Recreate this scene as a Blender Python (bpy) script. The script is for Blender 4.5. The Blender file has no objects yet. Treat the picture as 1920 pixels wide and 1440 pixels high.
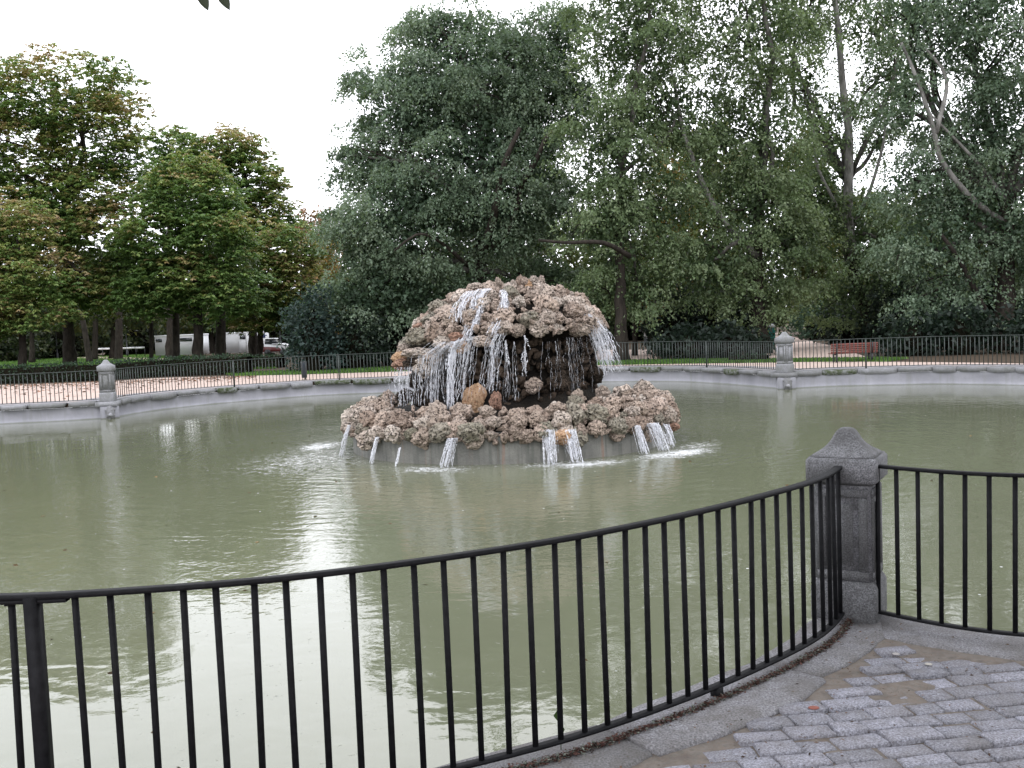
import bpy, math, random
import numpy as np
from mathutils import Vector, Matrix, noise
random.seed(7); rng = np.random.default_rng(7)
S = bpy.context.scene
C = S.collection

# ------------------------------------------------------------------ camera
F = 1867.0; CAMH = 1.9
pitch = math.atan(122 / F); roll = math.radians(2.29)
fw = np.array([0, math.cos(pitch), -math.sin(pitch)])
up0 = np.array([0, math.sin(pitch), math.cos(pitch)]); rt0 = np.array([1.0, 0, 0])
RT = rt0 * math.cos(roll) - up0 * math.sin(roll)
UP = up0 * math.cos(roll) + rt0 * math.sin(roll)
EYE = np.array([0, 0, CAMH])
cd = bpy.data.cameras.new('camera'); cam = bpy.data.objects.new('camera', cd); C.objects.link(cam)
cd.sensor_width = 36; cd.lens = 36 * F / 1920; cd.clip_end = 3000; cd.clip_start = 0.05
M = Matrix(((RT[0], UP[0], -fw[0], 0), (RT[1], UP[1], -fw[1], 0), (RT[2], UP[2], -fw[2], CAMH), (0, 0, 0, 1)))
cam.matrix_world = M; S.camera = cam

# ------------------------------------------------------------------ sky, sun, exposure
SKY_GAIN = 0.108
w = bpy.data.worlds.new('World'); S.world = w; w.use_nodes = True
nt = w.node_tree; bg = nt.nodes['Background']
sk = nt.nodes.new('ShaderNodeTexSky'); sk.sky_type = 'NISHITA'; sk.sun_disc = False
sk.sun_elevation = math.radians(48); sk.sun_rotation = math.radians(200)
mx = nt.nodes.new('ShaderNodeMix'); mx.data_type = 'RGBA'; mx.inputs[0].default_value = 0.93
nt.links.new(sk.outputs[0], mx.inputs[6])
tc = nt.nodes.new('ShaderNodeTexCoord'); nz = nt.nodes.new('ShaderNodeTexNoise'); nz.inputs['Scale'].default_value = 1.6
nz.inputs['Detail'].default_value = 4
nt.links.new(tc.outputs['Generated'], nz.inputs['Vector'])
cr = nt.nodes.new('ShaderNodeValToRGB')
cr.color_ramp.elements[0].position = 0.3; cr.color_ramp.elements[0].color = (21.0, 21.6, 23.4, 1)
cr.color_ramp.elements[1].position = 0.7; cr.color_ramp.elements[1].color = (25.5, 25.6, 26.6, 1)
nt.links.new(nz.outputs['Fac'], cr.inputs[0]); nt.links.new(cr.outputs[0], mx.inputs[7])
nt.links.new(mx.outputs[2], bg.inputs['Color']); bg.inputs['Strength'].default_value = SKY_GAIN
sd = bpy.data.lights.new('sun', 'SUN'); sd.energy = 0.6; sd.angle = math.radians(25); sd.color = (1, .97, .93)
so = bpy.data.objects.new('sun', sd); C.objects.link(so)
so.rotation_euler = (math.radians(42), 0, math.radians(-20 + 180 - 160))
S.view_settings.view_transform = 'Standard'; S.view_settings.look = 'None'
S.view_settings.gamma = 1.0; S.view_settings.use_curve_mapping = False; S.view_settings.exposure = 0.0
S.cycles.max_bounces = 6; S.cycles.diffuse_bounces = 3; S.cycles.glossy_bounces = 3
S.cycles.transparent_max_bounces = 12; S.cycles.transmission_bounces = 4
S.cycles.use_denoising = True; S.cycles.caustics_reflective = False; S.cycles.caustics_refractive = False

# ------------------------------------------------------------------ photo geometry helpers
def ray(u, v): return fw + RT * (u - 960) / F + UP * (720 - v) / F
def P(u, v, Y):
    d = ray(u, v); return EYE + d * (Y / d[1])
def G(u, v, z=0.0):
    d = ray(u, v); return EYE + d * ((z - CAMH) / d[2])
def tz(x, y): return -0.004 * np.clip(np.asarray(y, float) - 46, 0, 160)
def GT(u, v):
    p = G(u, v)
    for _ in range(20): p = G(u, v, float(tz(p[0], p[1])))
    return p
def base_at(u, Y):
    """terrain point in the column u at distance Y"""
    v = 650.0
    for _ in range(8):
        p = P(u, v, Y); v += (p[2] - float(tz(p[0], Y))) * F / Y
    return P(u, v, Y)

# ------------------------------------------------------------------ mesh helpers
class MB:
    def __init__(s): s.v = []; s.f = []; s.n = 0; s.c = []
    def add(s, V, Fc, col=None):
        V = np.asarray(V, float).reshape(-1, 3)
        if isinstance(Fc, np.ndarray): Fs = [Fc + s.n]
        else: Fs = [np.array(x)[None, :] + s.n for x in Fc]
        s.v.append(V); s.f += Fs
        if col is not None:
            k = sum(len(x) for x in Fs)
            s.c.append(np.broadcast_to(np.asarray(col, float), (k, 3)))
        s.n += len(V); return s
    def build(s, name, mat, parent=None, smooth=False):
        V = np.concatenate(s.v); me = bpy.data.meshes.new(name)
        tot = np.concatenate([np.full(len(x), x.shape[1]) for x in s.f]); loops = np.concatenate([x.ravel() for x in s.f])
        me.vertices.add(len(V)); me.vertices.foreach_set('co', V.astype(np.float32).ravel())
        me.loops.add(len(loops)); me.loops.foreach_set('vertex_index', loops.astype(np.int32))
        me.polygons.add(len(tot)); me.polygons.foreach_set('loop_start', np.concatenate([[0], np.cumsum(tot)[:-1]]).astype(np.int32))
        if smooth: me.polygons.foreach_set('use_smooth', np.ones(len(tot), bool))
        me.update(calc_edges=True)
        if s.c:
            cc = np.concatenate(s.c); a = me.attributes.new('col', 'FLOAT_COLOR', 'FACE')
            a.data.foreach_set('color', np.hstack([cc, np.ones((len(cc), 1))]).astype(np.float32).ravel())
        if mat: me.materials.append(mat)
        o = bpy.data.objects.new(name, me); C.objects.link(o)
        if parent: put(o, parent)
        return o
def put(o, parent):
    o.parent = parent; o.location = Vector(o.location) - parent.location
    return o
def thing(name, label, cat, loc=(0, 0, 0), group=None):
    o = bpy.data.objects.new(name, None); o.empty_display_size = .2; C.objects.link(o); o.location = Vector([float(a) for a in loc])
    return tag(o, label, cat, group)
def tag(o, label, cat, group=None):
    o['label'] = label; o['category'] = cat
    if group: o['group'] = group
    return o
def kind(o, k): o['kind'] = k; return o
def inst(name, me, loc, parent=None, rz=0, sc=None, rot=None):
    o = bpy.data.objects.new(name, me); C.objects.link(o); o.location = Vector([float(a) for a in loc])
    o.rotation_euler = rot if rot is not None else (0, 0, rz)
    if sc is not None: o.scale = sc
    if parent: o.parent = parent; o.location = o.location - parent.location
    return o
BOXF = [(0, 3, 2, 1), (4, 5, 6, 7), (0, 1, 5, 4), (1, 2, 6, 5), (2, 3, 7, 6), (3, 0, 4, 7)]
def boxv(c, s, rz=0.0, rx=0.0, ry=0.0):
    h = np.array(s) / 2
    v = np.array([[-1, -1, -1], [1, -1, -1], [1, 1, -1], [-1, 1, -1], [-1, -1, 1], [1, -1, 1], [1, 1, 1], [-1, 1, 1]]) * h
    R = np.array(Matrix.Rotation(rz, 3, 'Z') @ Matrix.Rotation(ry, 3, 'Y') @ Matrix.Rotation(rx, 3, 'X'))
    return v @ R.T + np.array(c)
def add_box(m, c, s, rz=0.0, rx=0.0, ry=0.0): m.add(boxv(c, s, rz, rx, ry), BOXF); return m
def add_tube(m, pts, rad, n=6, cap=True):
    pts = np.asarray(pts, float); k = len(pts); rad = np.broadcast_to(np.asarray(rad, float), (k,))
    t = np.gradient(pts, axis=0); t /= np.linalg.norm(t, axis=1)[:, None] + 1e-9
    ref = np.array([0, 0, 1.0]) if abs(t[:, 2]).mean() < .8 else np.array([0, 1.0, 0])
    a = np.cross(t, ref); a /= np.linalg.norm(a, axis=1)[:, None] + 1e-9; b = np.cross(t, a)
    th = np.linspace(0, 2 * np.pi, n, endpoint=False)
    V = pts[:, None] + rad[:, None, None] * (a[:, None] * np.cos(th)[None, :, None] + b[:, None] * np.sin(th)[None, :, None])
    i = np.arange(k - 1)[:, None] * n; j = np.arange(n)[None]; j2 = (j + 1) % n
    Q = np.stack([i + j, i + j2, i + n + j2, i + n + j], -1).reshape(-1, 4)
    m.add(V.reshape(-1, 3), Q)
    if cap:
        m.f.append((np.arange(n)[::-1] + m.n - k * n)[None]); m.f.append((np.arange(n) + m.n - n)[None])
    return m
def add_sqlathe(m, prof, ch=.08):
    """stack of chamfered squares: prof = [(z, half width)]"""
    n = 8; k = len(prof); V = []
    for z, h in prof:
        c = h * (1 - ch)
        V += [(h, -c, z), (h, c, z), (c, h, z), (-c, h, z), (-h, c, z), (-h, -c, z), (-c, -h, z), (c, -h, z)]
    i = np.arange(k - 1)[:, None] * n; j = np.arange(n)[None]; j2 = (j + 1) % n
    m.add(V, np.stack([i + j, i + j2, i + n + j2, i + n + j], -1).reshape(-1, 4))
    m.f.append((np.arange(n)[::-1] + m.n - k * n)[None]); m.f.append((np.arange(n) + m.n - n)[None])
    return m
def add_lathe(m, prof, n=16, c=(0, 0, 0)):
    k = len(prof); th = np.linspace(0, 2 * np.pi, n, endpoint=False)
    V = np.array([[(r * math.cos(t) + c[0], r * math.sin(t) + c[1], z + c[2]) for t in th] for z, r in prof]).reshape(-1, 3)
    i = np.arange(k - 1)[:, None] * n; j = np.arange(n)[None]; j2 = (j + 1) % n
    m.add(V, np.stack([i + j, i + j2, i + n + j2, i + n + j], -1).reshape(-1, 4)); return m
def catmull(pts, step=.15):
    pts = np.asarray(pts, float); out = []
    Pp = np.vstack([2 * pts[0] - pts[1], pts, 2 * pts[-1] - pts[-2]])
    for i in range(len(pts) - 1):
        p0, p1, p2, p3 = Pp[i:i + 4]; n = max(2, int(np.linalg.norm(p2 - p1) / step))
        t = np.linspace(0, 1, n, endpoint=False)[:, None]
        out.append(.5 * (2 * p1 + (p2 - p0) * t + (2 * p0 - 5 * p1 + 4 * p2 - p3) * t ** 2 + (3 * p1 - p0 - 3 * p2 + p3) * t ** 3))
    out.append(pts[-1:]); return np.vstack(out)
def resample(pts, step):
    d = np.r_[0, np.cumsum(np.linalg.norm(np.diff(pts, axis=0), axis=1))]
    n = max(2, int(round(d[-1] / step)) + 1); s = np.linspace(0, d[-1], n)
    return np.stack([np.interp(s, d, pts[:, i]) for i in range(pts.shape[1])], 1)
def smooth_line(pts, k=9):
    out = pts.copy()
    for _ in range(k): out[1:-1] = (out[:-2] + 2 * out[1:-1] + out[2:]) / 4
    return out

FX, FY = -0.03, 19.5; WZ = -.50
# ------------------------------------------------------------------ materials
def mat(name, col, rough=.7, nodes=None, spec=.5):
    m = bpy.data.materials.new(name); m.use_nodes = True
    b = m.node_tree.nodes['Principled BSDF']
    b.inputs['Base Color'].default_value = (*col, 1); b.inputs['Roughness'].default_value = rough
    b.inputs['Specular IOR Level'].default_value = spec
    if nodes: nodes(m.node_tree, b)
    return m
def nd(t, typ, **kw):
    n = t.nodes.new(typ)
    for k, v in kw.items():
        if k in n.inputs: n.inputs[k].default_value = v
        else: setattr(n, k, v)
    return n
def coords(t, scale=None, rnd=False):
    tc = nd(t, 'ShaderNodeTexCoord'); o = tc.outputs['Object']
    if rnd:
        oi = nd(t, 'ShaderNodeObjectInfo'); ml = nd(t, 'ShaderNodeMath', operation='MULTIPLY'); ml.inputs[1].default_value = 37.0
        t.links.new(oi.outputs['Random'], ml.inputs[0])
        va = nd(t, 'ShaderNodeVectorMath', operation='ADD'); t.links.new(o, va.inputs[0]); t.links.new(ml.outputs[0], va.inputs[1]); o = va.outputs[0]
    if scale:
        mp = nd(t, 'ShaderNodeMapping'); mp.inputs['Scale'].default_value = scale; t.links.new(o, mp.inputs[0]); o = mp.outputs[0]
    return o
def noise_n(t, vec, scale, detail=4, rough=.55, dist=0):
    n = nd(t, 'ShaderNodeTexNoise', Scale=scale, Detail=detail, Roughness=rough, Distortion=dist); t.links.new(vec, n.inputs['Vector']); return n.outputs['Fac']
def ramp(t, fac, stops):
    r = nd(t, 'ShaderNodeValToRGB'); e = r.color_ramp.elements
    while len(e) < len(stops): e.new(.5)
    for i, (p, c) in enumerate(stops): e[i].position = p; e[i].color = (*c, 1) if len(c) == 3 else c
    t.links.new(fac, r.inputs[0]); return r.outputs[0]
def mixc(t, fac, a, b, mode='MIX'):
    m = nd(t, 'ShaderNodeMix', data_type='RGBA', blend_type=mode)
    for s, v in ((0, fac), (6, a), (7, b)):
        if isinstance(v, bpy.types.NodeSocket): t.links.new(v, m.inputs[s])
        else: m.inputs[s].default_value = v if s == 0 else (*v, 1)
    return m.outputs[2]
def math_n(t, op, a, b=None):
    m = nd(t, 'ShaderNodeMath', operation=op)
    for i, v in ((0, a), (1, b)):
        if v is None: continue
        if isinstance(v, bpy.types.NodeSocket): t.links.new(v, m.inputs[i])
        else: m.inputs[i].default_value = v
    return m.outputs[0]
def bump(t, b, h, dist=.01, strength=1.0):
    bn = nd(t, 'ShaderNodeBump', Distance=dist, Strength=strength); t.links.new(h, bn.inputs['Height']); t.links.new(bn.outputs[0], b.inputs['Normal'])
def granite(name, lo, hi, dirt, sc=160, dirt_amt=.55):
    def f(t, b):
        v = coords(t, rnd=True); a = noise_n(t, v, sc, 3, .7); c = noise_n(t, v, 3.5, 5, .6)
        col = ramp(t, a, [(.35, lo), (.52, [(x + y) / 2 for x, y in zip(lo, hi)]), (.68, hi)])
        dm = ramp(t, c, [(.42, (0, 0, 0)), (.72, (dirt_amt,) * 3)])
        oi = nd(t, 'ShaderNodeObjectInfo'); rv = ramp(t, oi.outputs['Random'], [(0, (.78, .78, .78)), (1, (1.15, 1.15, 1.18))])
        col = mixc(t, 1.0, col, rv, 'MULTIPLY')
        t.links.new(mixc(t, ramp(t, noise_n(t, v, 13, 5, .65), [(.42, (0, 0, 0)), (.70, (dirt_amt * .7,) * 3)]), mixc(t, dm, col, dirt), dirt), b.inputs['Base Color'])
        h = math_n(t, 'ADD', math_n(t, 'MULTIPLY', a, .35), math_n(t, 'MULTIPLY', noise_n(t, v, 22, 4, .6), 1.0)); bump(t, b, h, .006)
    return mat(name, lo, .85, f, .3)
m_granite = granite('granite', (.16, .16, .17), (.42, .42, .45), (.10, .10, .085))
m_granite_pale = granite('pale_granite', (.19, .19, .20), (.36, .36, .38), (.12, .125, .105), 60)
m_granite_dark = granite('weathered_granite', (.075, .075, .08), (.31, .31, .325), (.055, .053, .052), 110, .7)
m_sett = granite('sett_granite', (.11, .11, .125), (.40, .40, .45), (.12, .108, .10), 105, .55)
m_slab = granite('slab_granite', (.085, .084, .088), (.32, .315, .33), (.10, .09, .08), 95, .75)
def f(t, b):
    v = coords(t, rnd=True); c = noise_n(t, v, 9, 5, .65)
    t.links.new(ramp(t, c, [(.38, (.23, .235, .24)), (.55, (.085, .10, .06)), (.7, (.035, .05, .022))]), b.inputs['Base Color']); bump(t, b, noise_n(t, v, 30, 4), .02)
m_mossy = mat('mossy_granite', (.1, .1, .08), .9, f, .2)
def f(t, b):
    v = coords(t); a = noise_n(t, v, 1.2, 6, .6); s = noise_n(t, coords(t, (3.5, 3.5, .35)), 1.6, 5, .65)
    col = ramp(t, a, [(.3, (.20, .20, .222)), (.7, (.28, .28, .305))])
    col = mixc(t, ramp(t, s, [(.5, (0, 0, 0)), (.75, (.55, .55, .55))]), col, (.17, .175, .165))
    sp = nd(t, 'ShaderNodeSeparateXYZ'); t.links.new(v, sp.inputs[0])
    zz = math_n(t, 'ADD', sp.outputs[2], math_n(t, 'MULTIPLY', a, .06))
    tide = ramp(t, math_n(t, 'MULTIPLY', math_n(t, 'ADD', zz, .60), 2.0), [(.0, (1, 1, 1)), (.27, (.85, .85, .85)), (.34, (0, 0, 0))])
    col = mixc(t, tide, col, (.10, .105, .085))
    t.links.new(col, b.inputs['Base Color']); bump(t, b, noise_n(t, v, 18, 5), .012)
m_poolwall = mat('render_wall', (.35, .35, .37), .85, f, .3)
def f(t, b):
    v = coords(t); a = noise_n(t, v, 2.2, 6, .6); s = noise_n(t, coords(t, (5, 5, .25)), 1.8, 5, .65)
    col = ramp(t, a, [(.3, (.10, .10, .09)), (.7, (.20, .195, .175))])
    r = ramp(t, s, [(.62, (0, 0, 0)), (.70, (.6, .6, .6))]); col = mixc(t, r, col, (.22, .10, .055))
    r2 = ramp(t, noise_n(t, coords(t, (4, 4, .3)), 2.6, 4, .6), [(.48, (0, 0, 0)), (.66, (.75, .75, .75))]); col = mixc(t, r2, col, (.065, .07, .06))
    t.links.new(col, b.inputs['Base Color']); bump(t, b, noise_n(t, v, 25, 5), .012)
m_drum = mat('basin_concrete', (.3, .3, .3), .6, f, .5)
def rockmat(name, stops, dark=(.028, .022, .018), bd=.07, rough=.85, q=1.0):
    def f(t, b):
        v = coords(t, rnd=True); oi = nd(t, 'ShaderNodeObjectInfo')
        base = ramp(t, oi.outputs['Random'], stops)
        n1 = noise_n(t, v, 1.6 * q, 5, .65); col = mixc(t, ramp(t, n1, [(.35, (.0,) * 3), (.65, (.32,) * 3)]), base, (.22, .16, .12))
        n2 = noise_n(t, v, 4.6 * q, 4, .7); pit = ramp(t, n2, [(.36, (1, 1, 1)), (.47, (0, 0, 0))])
        vo = nd(t, 'ShaderNodeTexVoronoi', Scale=4.2 * q); t.links.new(v, vo.inputs['Vector'])
        p2 = ramp(t, math_n(t, 'ADD', vo.outputs['Distance'], math_n(t, 'MULTIPLY', n1, .25)), [(.24, (1, 1, 1)), (.40, (0, 0, 0))])
        pm = mixc(t, 1.0, pit, p2, 'ADD')
        col = mixc(t, pm, col, dark)
        if rough > .82 or q > 1: pass
        else: b.inputs['Specular IOR Level'].default_value = .15
        t.links.new(col, b.inputs['Base Color'])
        h = math_n(t, 'SUBTRACT', noise_n(t, v, 6 * q, 5, .7), math_n(t, 'MULTIPLY', pm, .8)); bump(t, b, h, bd)
    return mat(name, stops[0][1], rough, f, .4)
m_rock = rockmat('tufa_rock', [(0, (.64, .49, .40)), (.22, (.82, .72, .63)), (.42, (.42, .31, .245)), (.62, (.77, .66, .57)), (.8, (.52, .41, .33)), (1, (.72, .57, .47))])
m_rock_moss = rockmat('mossy_tufa', [(0, (.31, .29, .22)), (.5, (.42, .38, .31)), (1, (.27, .26, .18))])
m_rubble = rockmat('rubble_tufa', [(0, (.60, .47, .385)), (1, (.60, .47, .385))], q=7.0)
m_rock_wet_shade = rockmat('wet_shaded_tufa', [(0, (.012, .010, .008)), (.5, (.030, .022, .016)), (1, (.018, .015, .011))], (.003, .003, .002), .05, .8)  # wet rock, blackened further so the colour carries the cave's shade
m_rock_rust = rockmat('rust_rock', [(0, (.34, .20, .14)), (1, (.30, .17, .12))], (.08, .04, .03), .02)
m_rock_ochre = rockmat('ochre_rock', [(0, (.50, .32, .19)), (1, (.46, .30, .18))], (.30, .15, .08), .015)
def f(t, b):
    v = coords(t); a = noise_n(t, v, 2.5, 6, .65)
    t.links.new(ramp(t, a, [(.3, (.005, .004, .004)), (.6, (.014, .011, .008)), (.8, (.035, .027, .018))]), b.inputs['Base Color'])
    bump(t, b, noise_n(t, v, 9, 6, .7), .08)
m_cave = mat('wet_shaded_wall', (.03, .03, .025), .75, f, .2)  # wet wall with the hollow's shade darkened into its colour
def f(t, b):
    v = coords(t, rnd=True)
    t.links.new(ramp(t, noise_n(t, v, 30, 4), [(.3, (.004, .004, .005)), (.75, (.012, .012, .014))]), b.inputs['Base Color'])
    bump(t, b, noise_n(t, v, 120, 3), .0012)
m_iron = mat('black_iron_paint', (.015, .015, .016), .6, f, .14)
def f(t, b):
    v = coords(t, rnd=True)
    t.links.new(ramp(t, noise_n(t, v, 8, 4), [(.3, (.028, .036, .033)), (.75, (.05, .062, .056))]), b.inputs['Base Color'])
m_iron_far = mat('green_black_iron', (.04, .05, .045), .5, f, .5)
def sand(name, a, b_, c, sc=1.3):
    def f(t, b):
        v = coords(t); n = noise_n(t, v, sc, 7, .62); n2 = noise_n(t, v, 40, 3, .7)
        col = ramp(t, n, [(.3, a), (.55, b_), (.75, c)]); col = mixc(t, ramp(t, n2, [(.35, (.35,) * 3), (.6, (0,) * 3)]), col, (.16, .11, .08))
        t.links.new(col, b.inputs['Base Color']); bump(t, b, n2, .01)
    return mat(name, a, .95, f, .2)
m_sand = sand('pale_sand', (.47, .365, .315), (.57, .455, .40), (.51, .405, .35))
m_soil = sand('forest_soil', (.035, .026, .018), (.06, .045, .03), (.045, .038, .024), 2.0)
m_dirt = sand('joint_dirt', (.10, .088, .078), (.17, .152, .136), (.075, .066, .06), 9.0)
def f(t, b):
    v = coords(t); br = nd(t, 'ShaderNodeTexBrick', Scale=1.0); br.inputs['Brick Width'].default_value = .24; br.inputs['Row Height'].default_value = .15; br.inputs['Mortar Size'].default_value = .012
    t.links.new(v, br.inputs['Vector']); br.inputs['Color1'].default_value = (.30, .30, .33, 1); br.inputs['Color2'].default_value = (.22, .22, .24, 1); br.inputs['Mortar'].default_value = (.13, .11, .10, 1)
    n = noise_n(t, v, 1.5, 5, .6)
    t.links.new(mixc(t, ramp(t, n, [(.45, (0,) * 3), (.65, (.7,) * 3)]), br.outputs['Color'], (.34, .28, .25)), b.inputs['Base Color'])
m_band = mat('far_setts', (.25, .25, .27), .9, f, .3)
def f(t, b):
    v = coords(t); n = noise_n(t, v, .35, 5, .6); n2 = noise_n(t, v, 7, 4, .7)
    col = ramp(t, n, [(.35, (.07, .13, .03)), (.6, (.10, .19, .04)), (.78, (.12, .16, .04))]); col = mixc(t, ramp(t, n2, [(.4, (.5,) * 3), (.65, (0,) * 3)]), col, (.03, .055, .012))
    t.links.new(col, b.inputs['Base Color']); bump(t, b, n2, .05)
m_lawn = mat('lawn_green', (.06, .12, .03), .95, f, .1)
def leafmat(name, rough=.5, trans=.36, spec=.35):
    m = bpy.data.materials.new(name); m.use_nodes = True; t = m.node_tree; b = t.nodes['Principled BSDF']
    a = nd(t, 'ShaderNodeAttribute', attribute_name='col'); t.links.new(a.outputs['Color'], b.inputs['Base Color'])
    b.inputs['Roughness'].default_value = rough; b.inputs['Specular IOR Level'].default_value = spec
    tr = nd(t, 'ShaderNodeBsdfTranslucent'); t.links.new(mixc(t, 1.0, a.outputs['Color'], (1.2, 1.25, .7), 'MULTIPLY'), tr.inputs['Color'])
    ms = nd(t, 'ShaderNodeMixShader'); ms.inputs[0].default_value = trans
    t.links.new(b.outputs[0], ms.inputs[1]); t.links.new(tr.outputs[0], ms.inputs[2]); t.links.new(ms.outputs[0], t.nodes['Material Output'].inputs['Surface'])
    return m
m_leaf = leafmat('leaf'); m_leaf_dry = leafmat('dry_leaf', .8, .1, .1)
def bark(name, lo, hi, sc):
    def f(t, b):
        v = coords(t, (1, 1, .35)); n = noise_n(t, v, sc, 6, .7)
        t.links.new(ramp(t, n, [(.35, lo), (.65, hi)]), b.inputs['Base Color']); bump(t, b, n, .05)
    return mat(name, lo, .95, f, .15)
m_bark_dark = bark('dark_bark', (.018, .015, .013), (.05, .042, .035), 7)
m_bark_pale = bark('pale_bark', (.07, .068, .062), (.30, .29, .275), 3.2)
m_bark_mid = bark('grey_bark', (.04, .037, .033), (.15, .142, .13), 4)
m_core = mat('twig_shade_core', (.011, .010, .007), 1.0, None, .02)  # dark solid filling for bushes and hedges, added to block light
def f(t, b):
    fo = nd(t, 'ShaderNodeAttribute', attribute_name='foam_glare'); v = coords(t)
    ag = nd(t, 'ShaderNodeSeparateColor'); t.links.new(fo.outputs['Color'], ag.inputs[0])   # R white froth and painted sky glare, G chop
    foam_glare, chop = ag.outputs[0], ag.outputs[1]
    n = noise_n(t, v, 9, 6, .72, .6); n3 = noise_n(t, v, 34, 4, .7)
    th = math_n(t, 'ADD', math_n(t, 'MULTIPLY', foam_glare, .62), math_n(t, 'SUBTRACT', math_n(t, 'ADD', math_n(t, 'MULTIPLY', n, 1.5), math_n(t, 'MULTIPLY', n3, 1.1)), 1.3))
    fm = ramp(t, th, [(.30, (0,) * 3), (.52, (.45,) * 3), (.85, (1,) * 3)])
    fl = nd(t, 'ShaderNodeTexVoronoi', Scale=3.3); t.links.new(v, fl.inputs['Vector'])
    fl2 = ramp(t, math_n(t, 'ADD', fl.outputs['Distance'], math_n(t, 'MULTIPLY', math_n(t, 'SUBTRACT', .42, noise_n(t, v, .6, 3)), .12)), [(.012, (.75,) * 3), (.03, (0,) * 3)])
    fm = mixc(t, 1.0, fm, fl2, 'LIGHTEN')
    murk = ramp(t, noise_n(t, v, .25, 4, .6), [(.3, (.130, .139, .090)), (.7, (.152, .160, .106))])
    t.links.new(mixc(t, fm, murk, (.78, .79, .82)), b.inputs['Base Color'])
    t.links.new(ramp(t, fm, [(0, (.015,) * 3), (1, (.6,) * 3)]), b.inputs['Roughness']); b.inputs['IOR'].default_value = 1.68
    # ripples spreading from the fountain plus a light cross chop
    r = nd(t, 'ShaderNodeVectorMath', operation='DISTANCE'); t.links.new(v, r.inputs[0]); r.inputs[1].default_value = (FX, FY, WZ)
    rr = math_n(t, 'ADD', r.outputs['Value'], math_n(t, 'MULTIPLY', noise_n(t, v, .8, 3, .5), 1.4))
    w1 = math_n(t, 'SINE', math_n(t, 'MULTIPLY', rr, 19.0)); w2 = math_n(t, 'SINE', math_n(t, 'MULTIPLY', rr, 41.0))
    patch = ramp(t, noise_n(t, v, .33, 3, .5), [(.38, (.15,) * 3), (.66, (1,) * 3)])
    rings = math_n(t, 'MULTIPLY', math_n(t, 'ADD', math_n(t, 'MULTIPLY', w1, .5), math_n(t, 'MULTIPLY', w2, .18)), patch)
    chopn = math_n(t, 'ADD', math_n(t, 'MULTIPLY', noise_n(t, v, 5.5, 2, .5, .8), 1.6), math_n(t, 'MULTIPLY', noise_n(t, v, 14, 3, .5, .5), 1.0))
    amp = math_n(t, 'ADD', math_n(t, 'MULTIPLY', chop, 8.0), .14)
    swell = math_n(t, 'MULTIPLY', noise_n(t, v, 1.3, 2, .5, .9), 8.0)
    h = math_n(t, 'ADD', math_n(t, 'MULTIPLY', math_n(t, 'ADD', rings, chopn), amp), swell)
    h = math_n(t, 'ADD', h, math_n(t, 'MULTIPLY', fm, 6.0))
    bump(t, b, h, .00075)
m_water = mat('pond_water', (.12, .13, .08), .03, f, .5)
def f(t, b):
    lw = nd(t, 'ShaderNodeBsdfTransparent'); ms = nd(t, 'ShaderNodeMixShader'); v = coords(t, (1, 1, .25))
    n = noise_n(t, v, 22, 4, .7); t.links.new(ramp(t, n, [(.38, (.12,) * 3), (.62, (.92,) * 3)]), ms.inputs[0])
    t.links.new(lw.outputs[0], ms.inputs[1]); t.links.new(b.outputs[0], ms.inputs[2]); t.links.new(ms.outputs[0], t.nodes['Material Output'].inputs['Surface'])
m_fall = mat('falling_water', (.80, .81, .86), .25, f, .6)

# ------------------------------------------------------------------ pond outline
def G2(u, v, z=0.0): return G(u, v, z)[:2]
FL = G2(203, 751); FR = G2(1472, 697); NP = G2(1588, 1149); NL = np.array([-6.3, 6.3])
def px(l, z=0.0): return [G2(u, v, z) for u, v in l]
FH = .90; FN = .95
far_pts = [FL] + px([(262, 742), (353, 732.5), (417, 727), (500, 721), (583, 715), (675, 711), (731, 709)]) + px([(920, 699), (1117, 690), (1200, 688.5), (1283, 688), (1367, 691)]) + [FR]
rt_pts = [NP] + px([(1740, 884), (1830, 888), (1920, 893)], FN - .012) + [np.array(a) for a in [(4.4, 5.1), (7.5, 5.7), (11.5, 8.3), (15.5, 13), (17.8, 19), (17.2, 24)]] + px([(1917, 688), (1859, 687.6), (1757, 687.5), (1698, 689), (1640, 690.3), (1549, 693)]) + [FR]
nr_pts = [NL] + [np.array(a) for a in [(-5.3, 5.0), (-3.9, 4.15), (-2.9, 3.85)]] + px([(0, 1122), (240, 1108), (480, 1091), (700, 1065), (870, 1041), (1040, 1015), (1200, 984), (1350, 951), (1500, 911), (1552, 893)], FN - .012) + [NP]
lf_pts = [FL] + px([(183, 752), (117, 756), (0, 761.5)]) + [np.array(a) for a in [(-18.5, 27.6), (-22.5, 23), (-23.5, 16), (-20, 9), (-14, 5.3), (-9, 4.6)]] + [NL]
SEC = {k: smooth_line(resample(catmull(v), .12), 6) for k, v in dict(far=far_pts, right=rt_pts, near=nr_pts, left=lf_pts).items()}
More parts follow.
